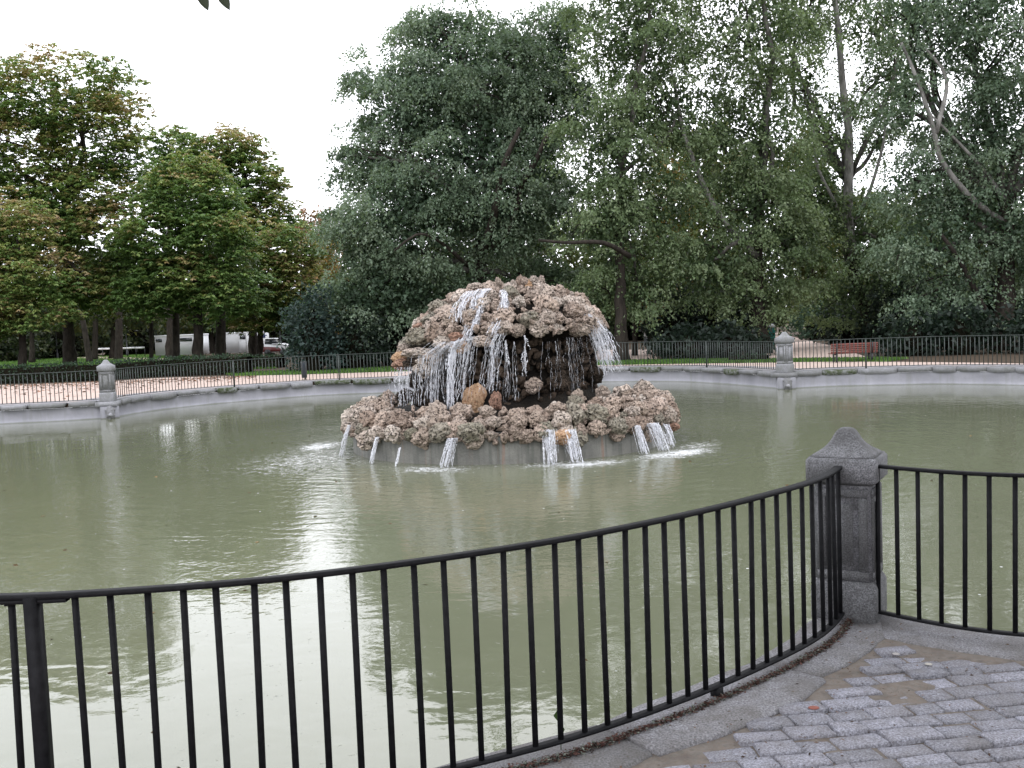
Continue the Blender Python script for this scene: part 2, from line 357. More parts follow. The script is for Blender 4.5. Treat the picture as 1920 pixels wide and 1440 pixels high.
# closed outline, counter-clockwise seen from above: near (NL->NP), right (NP->FR), far reversed (FR->FL), left (FL->NL)
OUT = np.vstack([SEC['near'][:-1], SEC['right'][:-1], SEC['far'][::-1][:-1], SEC['left'][:-1]])
def normals(pts, closed=False):
    t = (np.roll(pts, -1, 0) - np.roll(pts, 1, 0)) if closed else np.gradient(pts, axis=0)
    t /= np.linalg.norm(t, axis=1)[:, None]; return np.stack([-t[:, 1], t[:, 0]], 1)   # left of travel = towards the pond
CEN = np.array([FX, 17.0])
def offset(pts, d, closed=False, sm=3):
    q = pts + normals(pts, closed) * d
    if closed:
        for _ in range(sm): q = (np.roll(q, 1, 0) + 2 * q + np.roll(q, -1, 0)) / 4
    return q
def strip(name, A, B, za, zb, m, closed=True, n=1, parent=None, smooth=False):
    """quad strip between two equally long outlines, heights given or following the terrain"""
    k = len(A); rows = []
    for i in range(n + 1):
        f_ = (i / n) ** 1.5; q = A * (1 - f_) + B * f_
        z = (za * (1 - f_) + zb * f_) + (tz(q[:, 0], q[:, 1])) - np.clip((9 - q[:, 1]) / 2, 0, 1) * .03
        rows.append(np.column_stack([q, z]))
    V = np.vstack(rows); e = k if closed else k - 1
    i = np.arange(n)[:, None] * k; j = np.arange(e)[None]; j2 = (j + 1) % k
    mb = MB(); mb.add(V, np.stack([i + j2, i + j, i + k + j, i + k + j2], -1).reshape(-1, 4))
    return mb.build(name, m, parent, smooth)

# ground: one sheet from the pond's edge to the horizon
INN = offset(OUT, -.03, True)
rad = OUT - CEN; rn = np.linalg.norm(rad, axis=1)[:, None]
ground = kind(strip('ground', INN, CEN + rad / rn * 900, -.03, -.03, m_soil, n=26), 'structure')
# pale sand path round the pond, its far edge taken from the photograph
edge = [(-300, 727), (-150, 724), (0, 722), (100, 719), (200, 715), (300, 708), (400, 706), (560, 702), (740, 696.5), (950, 689), (1150, 684), (1283, 681.5), (1400, 680), (1560, 677.5), (1700, 678), (1800, 679), (1920, 681), (2100, 690)]
ep = np.array([G2(u, v) for u, v in edge]) - CEN
ea = np.arctan2(ep[:, 1], ep[:, 0]); er = np.linalg.norm(ep, axis=1); o_ = np.argsort(ea)
oa = np.arctan2(rad[:, 1], rad[:, 0]); Rr = np.interp(oa, ea[o_], er[o_], left=np.nan, right=np.nan)
Rr = np.where(np.isnan(Rr), rn[:, 0] + 7, Rr); Rr = np.maximum(Rr, rn[:, 0] + 1.0)
for _ in range(12): Rr = (np.roll(Rr, 1) + 2 * Rr + np.roll(Rr, -1)) / 4
SO = CEN + rad / rn * Rr[:, None]
path = kind(strip('sand_path', offset(OUT, -.025, True), SO, -.016, -.010, m_sand, n=10), 'structure')
band = kind(strip('sett_band', offset(OUT, -.02, True), offset(OUT, -1.3, True, 20), -.010, -.005, m_band, n=2), 'structure')
# lawns
def arcpart(u0, u1):
    a0 = math.atan2(*(GT(u0, 690)[:2] - CEN)[::-1]); a1 = math.atan2(*(GT(u1, 685)[:2] - CEN)[::-1]); lo, hi = sorted((a0, a1))
    idx = np.where((oa > lo) & (oa < hi))[0]; return idx[np.argsort(oa[idx])]
def polysheet(name, pxs, z, m, nx=10):
    """terrain-following quad patch: pixel list left edge bottom, right edge bottom, right top, left top"""
    a, b_, c, d = [GT(*p)[:2] for p in pxs]; V = []; n = nx
    for i in range(n + 1):
        for j in range(n + 1):
            s_, t_ = j / n, i / n; q = (a * (1 - s_) + b_ * s_) * (1 - t_) + (d * (1 - s_) + c * s_) * t_
            V.append((q[0], q[1], float(tz(q[0], q[1])) + z))
    Q = [(i * (n + 1) + j, i * (n + 1) + j + 1, (i + 1) * (n + 1) + j + 1, (i + 1) * (n + 1) + j) for i in range(n) for j in range(n)]
    mb = MB(); mb.add(V, np.array(Q)); return kind(mb.build(name, m), 'structure')
ia = arcpart(1600, 330)
lw = np.clip(np.linspace(1.2, 6, len(ia)), 2, 4.2)[:, None]
lawn_strip = strip('lawn_border', SO[ia] , SO[ia] + (rad / rn)[ia] * lw, -.02, -.006, m_lawn, closed=False, n=3); kind(lawn_strip, 'structure')
lawn = polysheet('lawn', [(-260, 706), (520, 690), (330, 664), (-200, 670)], -.012, m_lawn, 16)
path2 = polysheet('park_path', [(1040, 679), (1236, 677), (1222, 655), (1060, 656)], -.014, m_sand)
path3 = polysheet('park_path', [(1425, 673.5), (1640, 673), (1560, 648), (1440, 620)], -.014, m_sand)
path4 = polysheet('park_path', [(20, 668), (340, 676), (330, 672.5), (10, 663)], -.004, m_sand)

# grass blades on the lawns (nobody could count them)
def scatter_grass(name, polyfn, n, h, seed):
    r = np.random.default_rng(seed); q = polyfn(r, n); z = tz(q[:, 0], q[:, 1]) - .01
    B = np.column_stack([q, z]); a = r.uniform(0, np.pi, n); s = np.stack([np.cos(a), np.sin(a), 0 * a], 1) * r.uniform(.02, .05, n)[:, None]
    T = B + np.stack([r.normal(0, .03, n), r.normal(0, .03, n), h * r.uniform(.5, 1.3, n)], 1)
    V = np.stack([B - s, B + s, T], 1).reshape(-1, 3); mb = MB()
    g = r.uniform(.6, 1.5, (n, 1)); mb.add(V, np.arange(3 * n).reshape(-1, 3), np.hstack([.08 * g, .16 * g, .032 * g]))
    return kind(mb.build(name, m_leaf), 'stuff')
def on_strip(r, n):
    k = r.integers(0, len(ia), n); t = r.uniform(0, 1, n)[:, None]; return SO[ia][k] + (rad / rn)[ia][k] * lw[k] * t + r.normal(0, .06, (n, 2))
tag(scatter_grass('grass', on_strip, 26000, .07, 3), 'short green grass strip between the sand path and the trees', 'grass')
def on_lawn(r, n):
    a, b_, c, d = [GT(*p)[:2] for p in [(-260, 706), (520, 690), (330, 664), (-200, 670)]]
    s_, t_ = r.uniform(0, 1, (n, 1)), r.uniform(0, 1, (n, 1)) ** 1.3; return (a * (1 - s_) + b_ * s_) * (1 - t_) + (d * (1 - s_) + c * s_) * t_
tag(scatter_grass('grass', on_lawn, 30000, .09, 4), 'open green lawn grass behind the low hedge under the chestnut trees', 'grass')

# ------------------------------------------------------------------ pond wall, coping stones, water
wall = kind(strip('pond_wall', offset(OUT, .15, True), offset(OUT, .19, True), -.13, -1.3, m_poolwall), 'structure')
kind(strip('wall_top', offset(OUT, -.05, True), offset(OUT, .152, True), -.128, -.128, m_soil), 'structure'); kind(strip('earth_edge', offset(OUT, -.045, True), offset(OUT, -.045, True), -.012, -.14, m_soil), 'structure')
def coping(sec, rev, lo, hi, seglen, matf, th, idx0=0):
    pts = SEC[sec]; pts = pts[::-1] if rev else pts
    nn = normals(pts); nn = smooth_line(nn, 8)
    d = np.r_[0, np.cumsum(np.linalg.norm(np.diff(pts, axis=0), axis=1))]; s = .28 if sec in ('far', 'left') else (.12 if sec == 'right' else .28); k = 0
    while s < d[-1] - .3:
        L = random.uniform(*seglen); en = d[-1] - (.10 if sec == 'near' else .25); e = min(s + L, en)
        if en - e < .35: e = en
        n = 5; V = []; ji, jo = random.uniform(-.03, .03), random.uniform(-.05, .06); zt = random.uniform(-.006, .008); tt = th * random.uniform(.75, 1.25)
        for q in range(n):
            gp = .045 if sec in ('far', 'left') else .008; x = s + gp + (e - s - 2 * gp) * q / (n - 1)
            p = np.array([np.interp(x, d, pts[:, 0]), np.interp(x, d, pts[:, 1])]); m_ = np.array([np.interp(x, d, nn[:, 0]), np.interp(x, d, nn[:, 1])])
            rnd_ = .03 if q in (0, n - 1) else 0
            a = p + m_ * (lo + ji - rnd_ + random.uniform(-.012, .012)); b_ = p - m_ * (hi + jo - rnd_ * 1.5 + random.uniform(-.02, .02))
            bot = zt - tt * (random.uniform(.85, 1.0) if 0 < q < n - 1 else .84)
            V += [(*a, zt - .012), (*(a - m_ * .02), zt), (*(b_ + m_ * .015), zt), (*b_, zt - .012), (*b_, -.05), (*(a - m_ * .015), bot)]
        F_ = []
        for q in range(n - 1):
            o = q * 6
            for j in range(6): F_.append((o + j, o + (j + 1) % 6, o + 6 + (j + 1) % 6, o + 6 + j))
        F_ += [(5, 4, 3, 2, 1, 0), tuple((n - 1) * 6 + j for j in range(6))]
        mb = MB(); mb.add(V, F_); mb.build('coping_stone', matf(k), wall); s = e; k += 1
pick = lambda k: m_mossy if random.random() < .16 else m_granite_pale
coping('far', True, .28, .16, (.6, 1.5), pick, .16); coping('right', False, .22, .23, (.7, 1.3), lambda k: m_slab if k < 6 else pick(k), .15); coping('left', False, .28, .16, (.6, 1.7), pick, .16)
coping('near', False, .20, .27, (.75, 1.25), lambda k: m_slab, .14)

# water: rings of quads from the fountain out to the wall
IMP = [(640, 836), (695, 862), (742, 866), (833, 873), (1032, 864), (1080, 864), (1210, 850), (1245, 846), (1262, 836)]
IMPW = [G(u, v, WZ)[:2] for u, v in IMP]; IMPS = [1.0, .5, .35, .8, .8, 1.0, .9, 1.1, .7]
WO = offset(OUT, .30, True) * 1.0
wr = WO - np.array([FX, FY]); k = len(WO); nr = 70
V = []
for i in range(nr + 1):
    f_ = i / nr; f_ = f_ ** 1.7
    V.append(np.array([FX, FY]) + wr / np.linalg.norm(wr, axis=1)[:, None] * 2.9 * (1 - f_) + wr * f_)
V = np.vstack(V); Vz = np.column_stack([V, np.full(len(V), WZ)])
i = np.arange(nr)[:, None] * k; j = np.arange(k)[None]; j2 = (j + 1) % k
mb = MB(); mb.add(Vz, np.stack([i + j, i + k + j, i + k + j2, i + j2], -1).reshape(-1, 4)); water = kind(mb.build('water', m_water), 'structure')
foam_glare = np.zeros(len(V)); chop = np.zeros(len(V)); dist = np.linalg.norm(V - [FX, FY], axis=1)
for (p, s_) in zip(IMPW, IMPS):
    out = (p - [FX, FY]) / np.linalg.norm(p - [FX, FY]); q = V - (p + out * .30)
    a_ = q @ out; b_ = q @ np.array([-out[1], out[0]])
    foam_glare = np.maximum(foam_glare, 1.0 * s_ * np.exp(-(((a_ - .12) / .42) ** 2 + (b_ / .85) ** 2))); chop = np.maximum(chop, s_ * np.exp(-np.linalg.norm(q, axis=1) / 1.7))
left = np.exp(-np.linalg.norm((V - G(585, 862, WZ)[:2]) / [1.3, 2.2], axis=1) ** 2); foam_glare = np.maximum(foam_glare, .58 * left)  # whitened patch: part froth, part sky reflection painted in
foam_glare = np.maximum(foam_glare, .30 * np.exp(-((dist - 3.2) / .5) ** 2) * (V[:, 1] < FY + 2)); chop = np.maximum(chop, .9 * np.exp(-np.maximum(dist - 3.2, 0) / 4.2)); chop = np.maximum(chop, left * .9)
at = water.data.attributes.new('foam_glare', 'FLOAT_COLOR', 'POINT')
at.data.foreach_set('color', np.column_stack([foam_glare, chop, 0 * foam_glare, 1 + 0 * foam_glare]).astype(np.float32).ravel())

# ------------------------------------------------------------------ pillars
def pillar(x, y, rz, name_label, m, spout=False, spout_dir=None, k_=1.0):
    t = thing('stone_pillar', name_label, 'pillar', (x, y, 0), 'granite pillars of the pond railing')
    def part(nm, mb, mm=None, par=t, rot=True):
        o = mb.build(nm, mm or m); o.parent = par
        if rot and par is t: o.rotation_euler[2] = rz
        if k_ != 1: o.scale = (k_, k_, k_ * 1.01)
        return o
    b = MB(); add_sqlathe(b, [(-.02, .196), (.0, .200), (.20, .200), (.222, .192), (.25, .176)], .08); part('base', b)
    b = MB(); add_sqlathe(b, [(.25, .174), (.84, .172), (.85, .176)], .10); part('shaft', b)
    mo = MB()
    for q in range(4):
        R = np.array(Matrix.Rotation(q * math.pi / 2, 3, 'Z'))
        for c, s in (((0, -.177, .80), (.31, .012, .05)), ((0, -.177, .285), (.31, .012, .06)), ((-.1275, -.177, .5425), (.055, .012, .463)), ((.1275, -.177, .5425), (.055, .012, .463)), ((0, -.176, .5425), (.13, .014, .38))):
            mo.add(boxv(c, s) @ R.T, BOXF)
    part('panel_moulding', mo)
    b = MB(); add_sqlathe(b, [(.85, .178), (.865, .20), (.875, .215), (1.00, .215), (1.012, .205), (1.02, .20)], .10); part('capital', b)
    prof = [(1.02, .200), (1.036, .178), (1.052, .150), (1.072, .122), (1.095, .100), (1.120, .082), (1.148, .068), (1.170, .055), (1.186, .038), (1.192, .018)]
    b = MB(); add_sqlathe(b, prof, .22); part('cap', b)
    if spout:
        dx, dy = spout_dir; pr = math.atan2(dx, -dy)
        b = MB(); add_box(b, (0, 0, -.09), (.60, .60, .14)); o = part('plinth', b, m_granite_pale)
        b = MB(); add_box(b, (0, -.04, -.7), (.50, .56, 1.08)); o = part('pier', b, m_poolwall); o.rotation_euler[2] = pr
        me = rock_mesh(91, 3, (.13, .11, .20), .25); o = inst('carved_mask', me, (dx * .36, dy * .36, -.34)); o.data.materials[0] = m_granite_dark if m is not m_granite_pale else m_granite
        o.parent = t; o.rotation_euler[2] = pr
        for s_ in (-1, 1):
            e = inst('ear', rock_mesh(92, 2, (.045, .03, .05), .15), (s_ * .10, -.02, .10), None); e.parent = o
        e = inst('muzzle', rock_mesh(93, 2, (.06, .06, .06), .15), (0, -.10, -.05), None); e.parent = o
    return t
_rc = {}
def rock_mesh(seed, sub, rad_, amp, m=None, pits=True):
    key = (seed, sub, rad_, amp)
    if key in _rc: return _rc[key].copy()
    import bmesh
    bm = bmesh.new(); bmesh.ops.create_icosphere(bm, subdivisions=sub, radius=1.0)
    off = Vector((seed * 7.3, seed * 3.1, -seed * 5.7)); R = max(rad_)
    for v in bm.verts:
        d = v.co.normalized(); big = noise.noise(d * 1.1 + off) * 1.0 + noise.noise(d * 2.6 + off) * .7 + noise.noise(d * 6.0 + off * 2) * .35 + noise.noise(d * 12.0 + off * 2) * .2
        vo = noise.voronoi(d * 2.6 + off)[0][0]; v2 = noise.voronoi(d * 5.5 + off)[0][0]; r = 1 + amp * big + ((amp * .5 * (vo - .4) - amp * 1.1 * max(0, .34 - v2)) if pits else 0)
        v.co = Vector((d.x * rad_[0], d.y * rad_[1], d.z * rad_[2])) * max(.35, r)
    me = bpy.data.meshes.new('rock'); bm.to_mesh(me); bm.free(); me.materials.append(m or m_granite)
    me.polygons.foreach_set('use_smooth', np.ones(len(me.polygons), bool)) if sub < 3 else None
    _rc[key] = me; return me
pillar(NP[0] + .02, NP[1] + .01, math.radians(-30), 'dark weathered granite pillar where the near railing meets the cobbles', m_granite_dark, k_=.96)
pillar(FL[0], FL[1], math.radians(8), 'pale granite pillar beyond the pond near the fallen leaves on the sand', m_granite_pale, True, (.45, -.9))
pillar(FR[0], FR[1], math.radians(38), 'pale granite pillar across the water beside the red bench', m_granite_pale, True, (-.1, -1))
pillar(NL[0], NL[1], math.radians(20), 'granite pillar at the end of the curved near railing', m_granite_dark)

# ------------------------------------------------------------------ railings
def flatbar(m, pts, z, wdt, th):
    nn = normals(pts); a = pts + nn * wdt / 2; b_ = pts - nn * wdt / 2; k = len(pts)
    V = np.vstack([np.column_stack([a, np.full(k, z - th / 2)]), np.column_stack([b_, np.full(k, z - th / 2)]), np.column_stack([b_, np.full(k, z + th / 2)]), np.column_stack([a, np.full(k, z + th / 2)])])
    i = np.arange(k - 1)[:, None]; j = np.arange(4)[None]; j2 = (j + 1) % 4
    m.add(V, np.stack([j * k + i, j2 * k + i, j2 * k + i + 1, j * k + i + 1], -1).reshape(-1, 4)); return m
def barmesh(name, r, z0, z1, m):
    b = MB(); add_tube(b, [(0, 0, z0), (0, 0, (z0 + z1) / 2), (0, 0, z1)], r, 8); o = b.build(name, m, smooth=False); me = o.data; bpy.data.objects.remove(o); return me
bar_near = barmesh('bar', .0135, .05, FN - .02, m_iron); bar_far = barmesh('bar', .0115, .05, FH - .02, m_iron_far)
b = MB(); add_box(b, (0, 0, .465), (.05, .05, .95)); o = b.build('post', m_iron); post_near = o.data; bpy.data.objects.remove(o)
b = MB(); add_box(b, (0, 0, .44), (.045, .045, .90)); o = b.build('post', m_iron_far); post_far = o.data; bpy.data.objects.remove(o)
stub = G2(1347, 1302, 0.02)   # stub foot under the near bottom rail
def railing(sec, rng_, label, near, posts, s0=.20, s1=.20, pitch_=.147):
    FH = FN if near else .90
    pts = SEC[sec]; d = np.r_[0, np.cumsum(np.linalg.norm(np.diff(pts, axis=0), axis=1))]
    a, e = rng_; a = max(a, s0); e = min(e if e > 0 else d[-1], d[-1] - s1)
    s = np.linspace(a, e, max(3, int((e - a) / .08))); q = np.stack([np.interp(s, d, pts[:, 0]), np.interp(s, d, pts[:, 1])], 1)
    t = thing('iron_railing', label, 'railing', (*q[0], 0), 'iron railings round the pond')
    m = m_iron if near else m_iron_far
    flatbar(MB(), q, FH - .011, .046, .016).build('top_rail', m, t) if False else None
    mb = MB(); flatbar(mb, q, FH - .011, .046, .018); mb.build('top_rail', m, t)
    mb = MB(); flatbar(mb, q, .055, .042, .014); mb.build('bottom_rail', m, t)
    n = int((e - a) / (.128 if near else .120)); ang = lambda x: math.atan2(np.interp(x + .05, d, pts[:, 1]) - np.interp(x - .05, d, pts[:, 1]), np.interp(x + .05, d, pts[:, 0]) - np.interp(x - .05, d, pts[:, 0]))
    pp = [a + (e - a) * f_ for f_ in posts]
    for i in range(n + 1):
        x = a + .02 + (e - a - .04) * i / n
        if any(abs(x - y) < .04 for y in pp): continue
        p = (np.interp(x, d, pts[:, 0]), np.interp(x, d, pts[:, 1]), 0)
        inst('bar', bar_near if near else bar_far, p, t, rot=(random.gauss(0, .006), random.gauss(0, .006), ang(x)))
    for x in pp if near else ():
        ss_ = np.linspace(x - .13, x + .13, 7); qq = np.stack([np.interp(ss_, d, pts[:, 0]), np.interp(ss_, d, pts[:, 1])], 1); mb = MB(); flatbar(mb, qq, FH - .028, .042, .014); mb.build('joint_plate', m, t)
        mb = MB(); add_box(mb, (*qq[1], FH - .036), (.03, .03, .012)); mb.build('joint_bolt', m, t)
    if near and sec == 'near':
        i0 = np.argmin(np.linalg.norm(pts - stub[:2], axis=1)); mb = MB(); add_box(mb, (*pts[i0], .022), (.045, .045, .06), ang(d[i0])); mb.build('foot', m, t)
    for x in pp:
        inst('post', post_near if near else post_far, (np.interp(x, d, pts[:, 0]), np.interp(x, d, pts[:, 1]), 0), t, ang(x))
    return t
dn = np.linalg.norm(np.diff(SEC['near'], axis=0), axis=1).sum(); dr = np.linalg.norm(np.diff(SEC['right'], axis=0), axis=1).sum(); dl = np.linalg.norm(np.diff(SEC['left'], axis=0), axis=1).sum()
# thick post where the photograph shows it, at the near railing's end of the frame
pn = G2(57, 1119, FN); dcum = np.r_[0, np.cumsum(np.linalg.norm(np.diff(SEC['near'], axis=0), axis=1))]; sp_ = dcum[np.argmin(np.linalg.norm(SEC['near'] - pn, axis=1))]
sp_ -= .07; fp = (sp_ - .20) / (dn - .40)
railing('near', (0, -1), 'black iron railing curving along the near edge of the pond', True, [fp])
railing('right', (0, 7.0), 'black iron railing running from the dark pillar over the cobbles', True, [.175, .6])
railing('right', (7.2, -1), 'dark iron railing before the red bench, ending at the far pillar', False, [.2, .45, .7, .93])
railing('far', (0, -1), 'long curved dark railing behind the fountain between two pale pillars', False, [.19, .33, .5, .68, .85])
railing('left', (0, 16), 'dark railing in front of the sand strewn with brown leaves', False, [.4, .8])

# ------------------------------------------------------------------ near paving: setts, soil, debris
pave = kind(bpy.data.objects.new('pavement', None), 'structure'); C.objects.link(pave)
# soil sheet as fine grid, rising and sinking between the setts
def inside(q):
    a = OUT; b_ = np.roll(OUT, -1, 0); c_ = np.zeros(len(q), bool)
    for i0 in range(0, len(q), 4000):
        x, y = q[i0:i0 + 4000, 0][:, None], q[i0:i0 + 4000, 1][:, None]
        cr_ = ((a[None, :, 1] > y) != (b_[None, :, 1] > y)) & (x < (b_[None, :, 0] - a[None, :, 0]) * (y - a[None, :, 1]) / (b_[None, :, 1] - a[None, :, 1] + 1e-12) + a[None, :, 0])
        c_[i0:i0 + 4000] = cr_.sum(1) % 2 == 1
    return c_
def outdist(q):
    q = np.atleast_2d(q); d_ = np.concatenate([np.linalg.norm(q[i0:i0 + 3000, None] - OUT[None], axis=2).min(1) for i0 in range(0, len(q), 3000)]); return np.where(inside(q), -d_, d_)
def side(p):
    """signed distance outside of the railing line (positive = camera side)"""
    i = np.argmin(np.linalg.norm(OUT - p, axis=1)); nn = NOUT[i]; return -float((p - OUT[i]) @ nn)
NOUT = normals(OUT, True)
gx, gy = np.linspace(-1.2, 5.2, 200), np.linspace(2.4, 6.8, 150)
V = []; ok = []
for y in gy:
    for x in gx:
        z = -.015 + .010 * noise.noise(Vector((x * 2.6, y * 2.6, 0))) + .010 * noise.noise(Vector((x * 1.1, y * 1.1, 5))) + .004 * noise.noise(Vector((x * 11, y * 11, 2)))
        V.append((x, y, min(z, .004)))
V = np.array(V); nx_, ny_ = len(gx), len(gy)
sd_ = outdist(V[:, :2])
i = np.arange(ny_ - 1)[:, None] * nx_; j = np.arange(nx_ - 1)[None]
Q = np.stack([i + j, i + j + 1, i + nx_ + j + 1, i + nx_ + j], -1).reshape(-1, 4); Q = Q[(sd_[Q] > .06).all(1)]
mb = MB(); mb.add(V, Q); o = mb.build('soil', m_dirt, None, True); o.parent = pave; kind(o, 'stuff')
rows = math.radians(8.0); ca, sa = math.cos(rows), math.sin(rows); cand = []
r_ = -6
yy = -4.0
while yy < 8:
    hh = random.uniform(.098, .128); xx = -3 + random.uniform(0, .2)
    while xx < 8:
        L = random.uniform(.13, .25); c = np.array([(xx + L / 2) * ca - (yy + hh / 2) * sa, (xx + L / 2) * sa + (yy + hh / 2) * ca]) + [0, 0]
        cand.append((c, L, hh)); xx += L + random.uniform(.007, .016)
    yy += hh + random.uniform(.009, .018)
def vis(c): 
    d = np.array([c[0], c[1], 0]) - EYE; zc = d @ fw; return zc > .5 and -300 < d @ RT / zc * F + 960 < 2150 and 720 - d @ UP / zc * F < 1640
sel = []
for c, L, hh in cand:
    if not vis(c): continue
    sdd = float(outdist(c)[0])
    if sdd > .345 + .07 * noise.noise(Vector((c[0] * 1.3, c[1] * 1.3, 0))) and np.linalg.norm(c - NP) > .40: sel.append((np.linalg.norm(c), c, L, hh))
def infr(c):
    d = np.array([c[0], c[1], 0]) - EYE; zc = d @ fw; a, b_ = d @ RT / zc * F, -(d @ UP) / zc * F; return max(abs(a) - 960, abs(b_) - 720, 0)
sel = sorted(sel, key=lambda q: (infr(q[1]), q[0])); rest = sel[298:]; sel = sel[:298]
restmb = MB()
for q_i, (_, c, L, hh) in enumerate(sel + rest):
    n = 3; a = L / 2; b_ = hh / 2; j = lambda s=.006: random.uniform(-s, s)
    top = [(-a + j(), -b_ + j()), (j(.03), -b_ + j(.004)), (a + j(), -b_ + j()), (a + j(.004), j(.02)), (a + j(), b_ + j()), (j(.03), b_ + j(.004)), (-a + j(), b_ + j()), (-a + j(.004), j(.02))]
    V = [(x, y, -.008) for x, y in top] + [(x, y, -.09) for x, y in top] + [(x * .965, y * .94, random.uniform(-.003, .002)) for x, y in top] + [(0, 0, .002)]
    F_ = [(8 + q, 8 + (q + 1) % 8, (q + 1) % 8, q) for q in range(8)] + [(q, (q + 1) % 8, 16 + (q + 1) % 8, 16 + q) for q in range(8)] + [(16 + q, 16 + (q + 1) % 8, 24) for q in range(8)]
    if q_i >= 298:
        V = np.array(V); R_ = np.array(Matrix.Rotation(rows, 3, 'Z')); restmb.add(V @ R_.T + [c[0], c[1], random.gauss(-.003, .006)], F_); continue
    mb = MB(); mb.add(V, F_); o = mb.build('sett', m_sett); o.parent = pave
    o.location = (c[0], c[1], random.gauss(-.003, .006)); o.rotation_euler = (random.gauss(-.02, .022), random.gauss(0, .014), rows + random.gauss(0, .015))
if restmb.v: o = restmb.build('cobbles', m_sett); o.parent = pave; kind(o, 'stuff')
# debris: needles, seeds, crumbs
def debris(name, pts, size, colfn, m, seed, thick=.3):
    r = np.random.default_rng(seed); n = len(pts); a = r.uniform(0, 2 * np.pi, n); L = size * r.uniform(.4, 1.6, n); W = L * thick * r.uniform(.5, 1.3, n)
    d = np.stack([np.cos(a), np.sin(a), r.normal(0, .15, n)], 1) * L[:, None] / 2; s = np.stack([-np.sin(a), np.cos(a), r.normal(0, .3, n)], 1) * W[:, None] / 2
    V = np.stack([pts - d, pts + s + [0, 0, .002], pts + d, pts - s], 1).reshape(-1, 3)
    mb = MB(); mb.add(V, np.arange(4 * n).reshape(-1, 4), colfn(r, n)); return kind(mb.build(name, m), 'stuff')
n = 5200; q = np.column_stack([rng.uniform(-.8, 4.4, n), rng.uniform(3.2, 6.4, n)])
sdq = outdist(q)
dens = np.array([noise.noise(Vector((x * 2.2, y * 2.2, 9))) for x, y in q]); keep = (sdq > -.02) & ((dens + rng.uniform(-.5, .4, n) > .0) | (np.abs(sdq - .52) < .07) | (np.abs(sdq - .05) < .04))
q = q[keep]; pz = np.column_stack([q, np.full(len(q), .006)])
tag(debris('litter_debris', pz, .017, lambda r, n: np.array([.075, .048, .035]) * r.uniform(.3, 2.2, (n, 1)), m_leaf_dry, 5, .35), 'brown seeds, needles and leaf crumbs strewn over the cobbles', 'debris')
n = 130; q = np.column_stack([rng.uniform(-9, 9, n), rng.uniform(4, 22, n)]); q = q[(outdist(q) < -.5) & (np.linalg.norm(q - [FX, FY], axis=1) > 3.5)]
tag(debris('floating_leaves', np.column_stack([q, np.full(len(q), WZ + .004)]), .05, lambda r, n: np.array([.10, .07, .035]) * r.uniform(.3, 1.8, (n, 1)), m_leaf_dry, 15, .6), 'small dark leaves and specks floating on the green pond water', 'leaves')
# moss and needle roll along the bottom rail
s = SEC['near']; nn = normals(s); sel_ = (s[:, 0] > -1.2); base_ = (s - nn * .045)[sel_]
k = len(base_); n = 9000; t_ = rng.uniform(0, k - 1.01, n); i0 = t_.astype(int); fr = (t_ - i0)[:, None]; q = base_[i0] * (1 - fr) + base_[i0 + 1] * fr + rng.normal(0, .011, (n, 2))
pz = np.column_stack([q, np.abs(rng.normal(.010, .007, n))])
o = debris('moss', pz, .015, lambda r, n: np.where(r.uniform(0, 1, (n, 1)) < .35, [[.13, .14, .12]], [[.085, .045, .038]]) * r.uniform(.3, 1.8, (n, 1)), m_leaf_dry, 6, .5)
tag(o, 'brown line of moss and needles along the foot of the curved railing', 'moss')
# pale discs and a reddish one
for (u, v, c, lab) in ((1520, 1228, (.33, .32, .30), 'pale round coin-like spot on the granite slab near the railing'), (1680, 1226, (.33, .31, .30), 'pale round spot on a sett below the dark pillar'), (1741, 1245, (.34, .32, .29), 'pale round spot on the cobbles farthest from the railing'), (1526, 1327, (.22, .07, .05), 'round reddish fallen leaf lying on the cobbles')):
    p = G(u, v, .008); b = MB(); add_lathe(b, [(0, .020), (.001, .019), (.0016, .012), (.002, .0005)], 9); o = b.build('fallen_disc', mat('disc', c, .8)); o.location = p
    o.scale = (1, 1, 1) if c[0] > .3 else (1.35, 1.1, 2); tag(o, lab, 'litter'); o.name = 'gum_spot' if c[0] > .3 else 'fallen_leaf'
# weed at the railing
p = G(1052, 1405, .0); t = thing('weed', 'single small weed growing at the foot of the near railing', 'weed', p)
b = MB(); add_tube(b, [p, p + [0.002, 0, .05], p + [-.006, 0, .10], p + [-.012, .004, .15]], [.0022, .002, .0017, .0012], 5); b.build('stem', mat('weed_stem', (.06, .09, .03)), t)
for (dx, dz, w_) in ((-.012, .15, .021), (.008, .085, .012)):
    b = MB(); c = p + [dx, 0, dz]; b.add([c + [0, 0, -.02], c + [w_, .004, .002], c + [.004, 0, w_ * 1.5], c + [-w_ * .8, -.004, .004]], [(0, 1, 2, 3)], (.04, .07, .025)); b.build('leaf', m_leaf, t)
print('paving done', len(sel))

# ------------------------------------------------------------------ fountain
ft = thing('fountain', 'round rockwork fountain of porous stones with water pouring down in the pond', 'fountain', (FX, FY, WZ))
def cyl(u, v, r):
    d = ray(u, v); o = EYE[:2] - np.array([FX, FY]); a = d[:2] @ d[:2]; b_ = 2 * o @ d[:2]; c = o @ o - r * r; disc = b_ * b_ - 4 * a * c
    t = (-b_ - math.sqrt(max(disc, 0))) / (2 * a); return EYE + d * t
BR = 3.1
b = MB(); add_lathe(b, [(-1.2, BR), (-.06, BR), (-.01, BR - .03), (0, BR - .08), (0, 2.2)], 96, (FX, FY, 0)); b.build('basin', m_drum, ft, True)
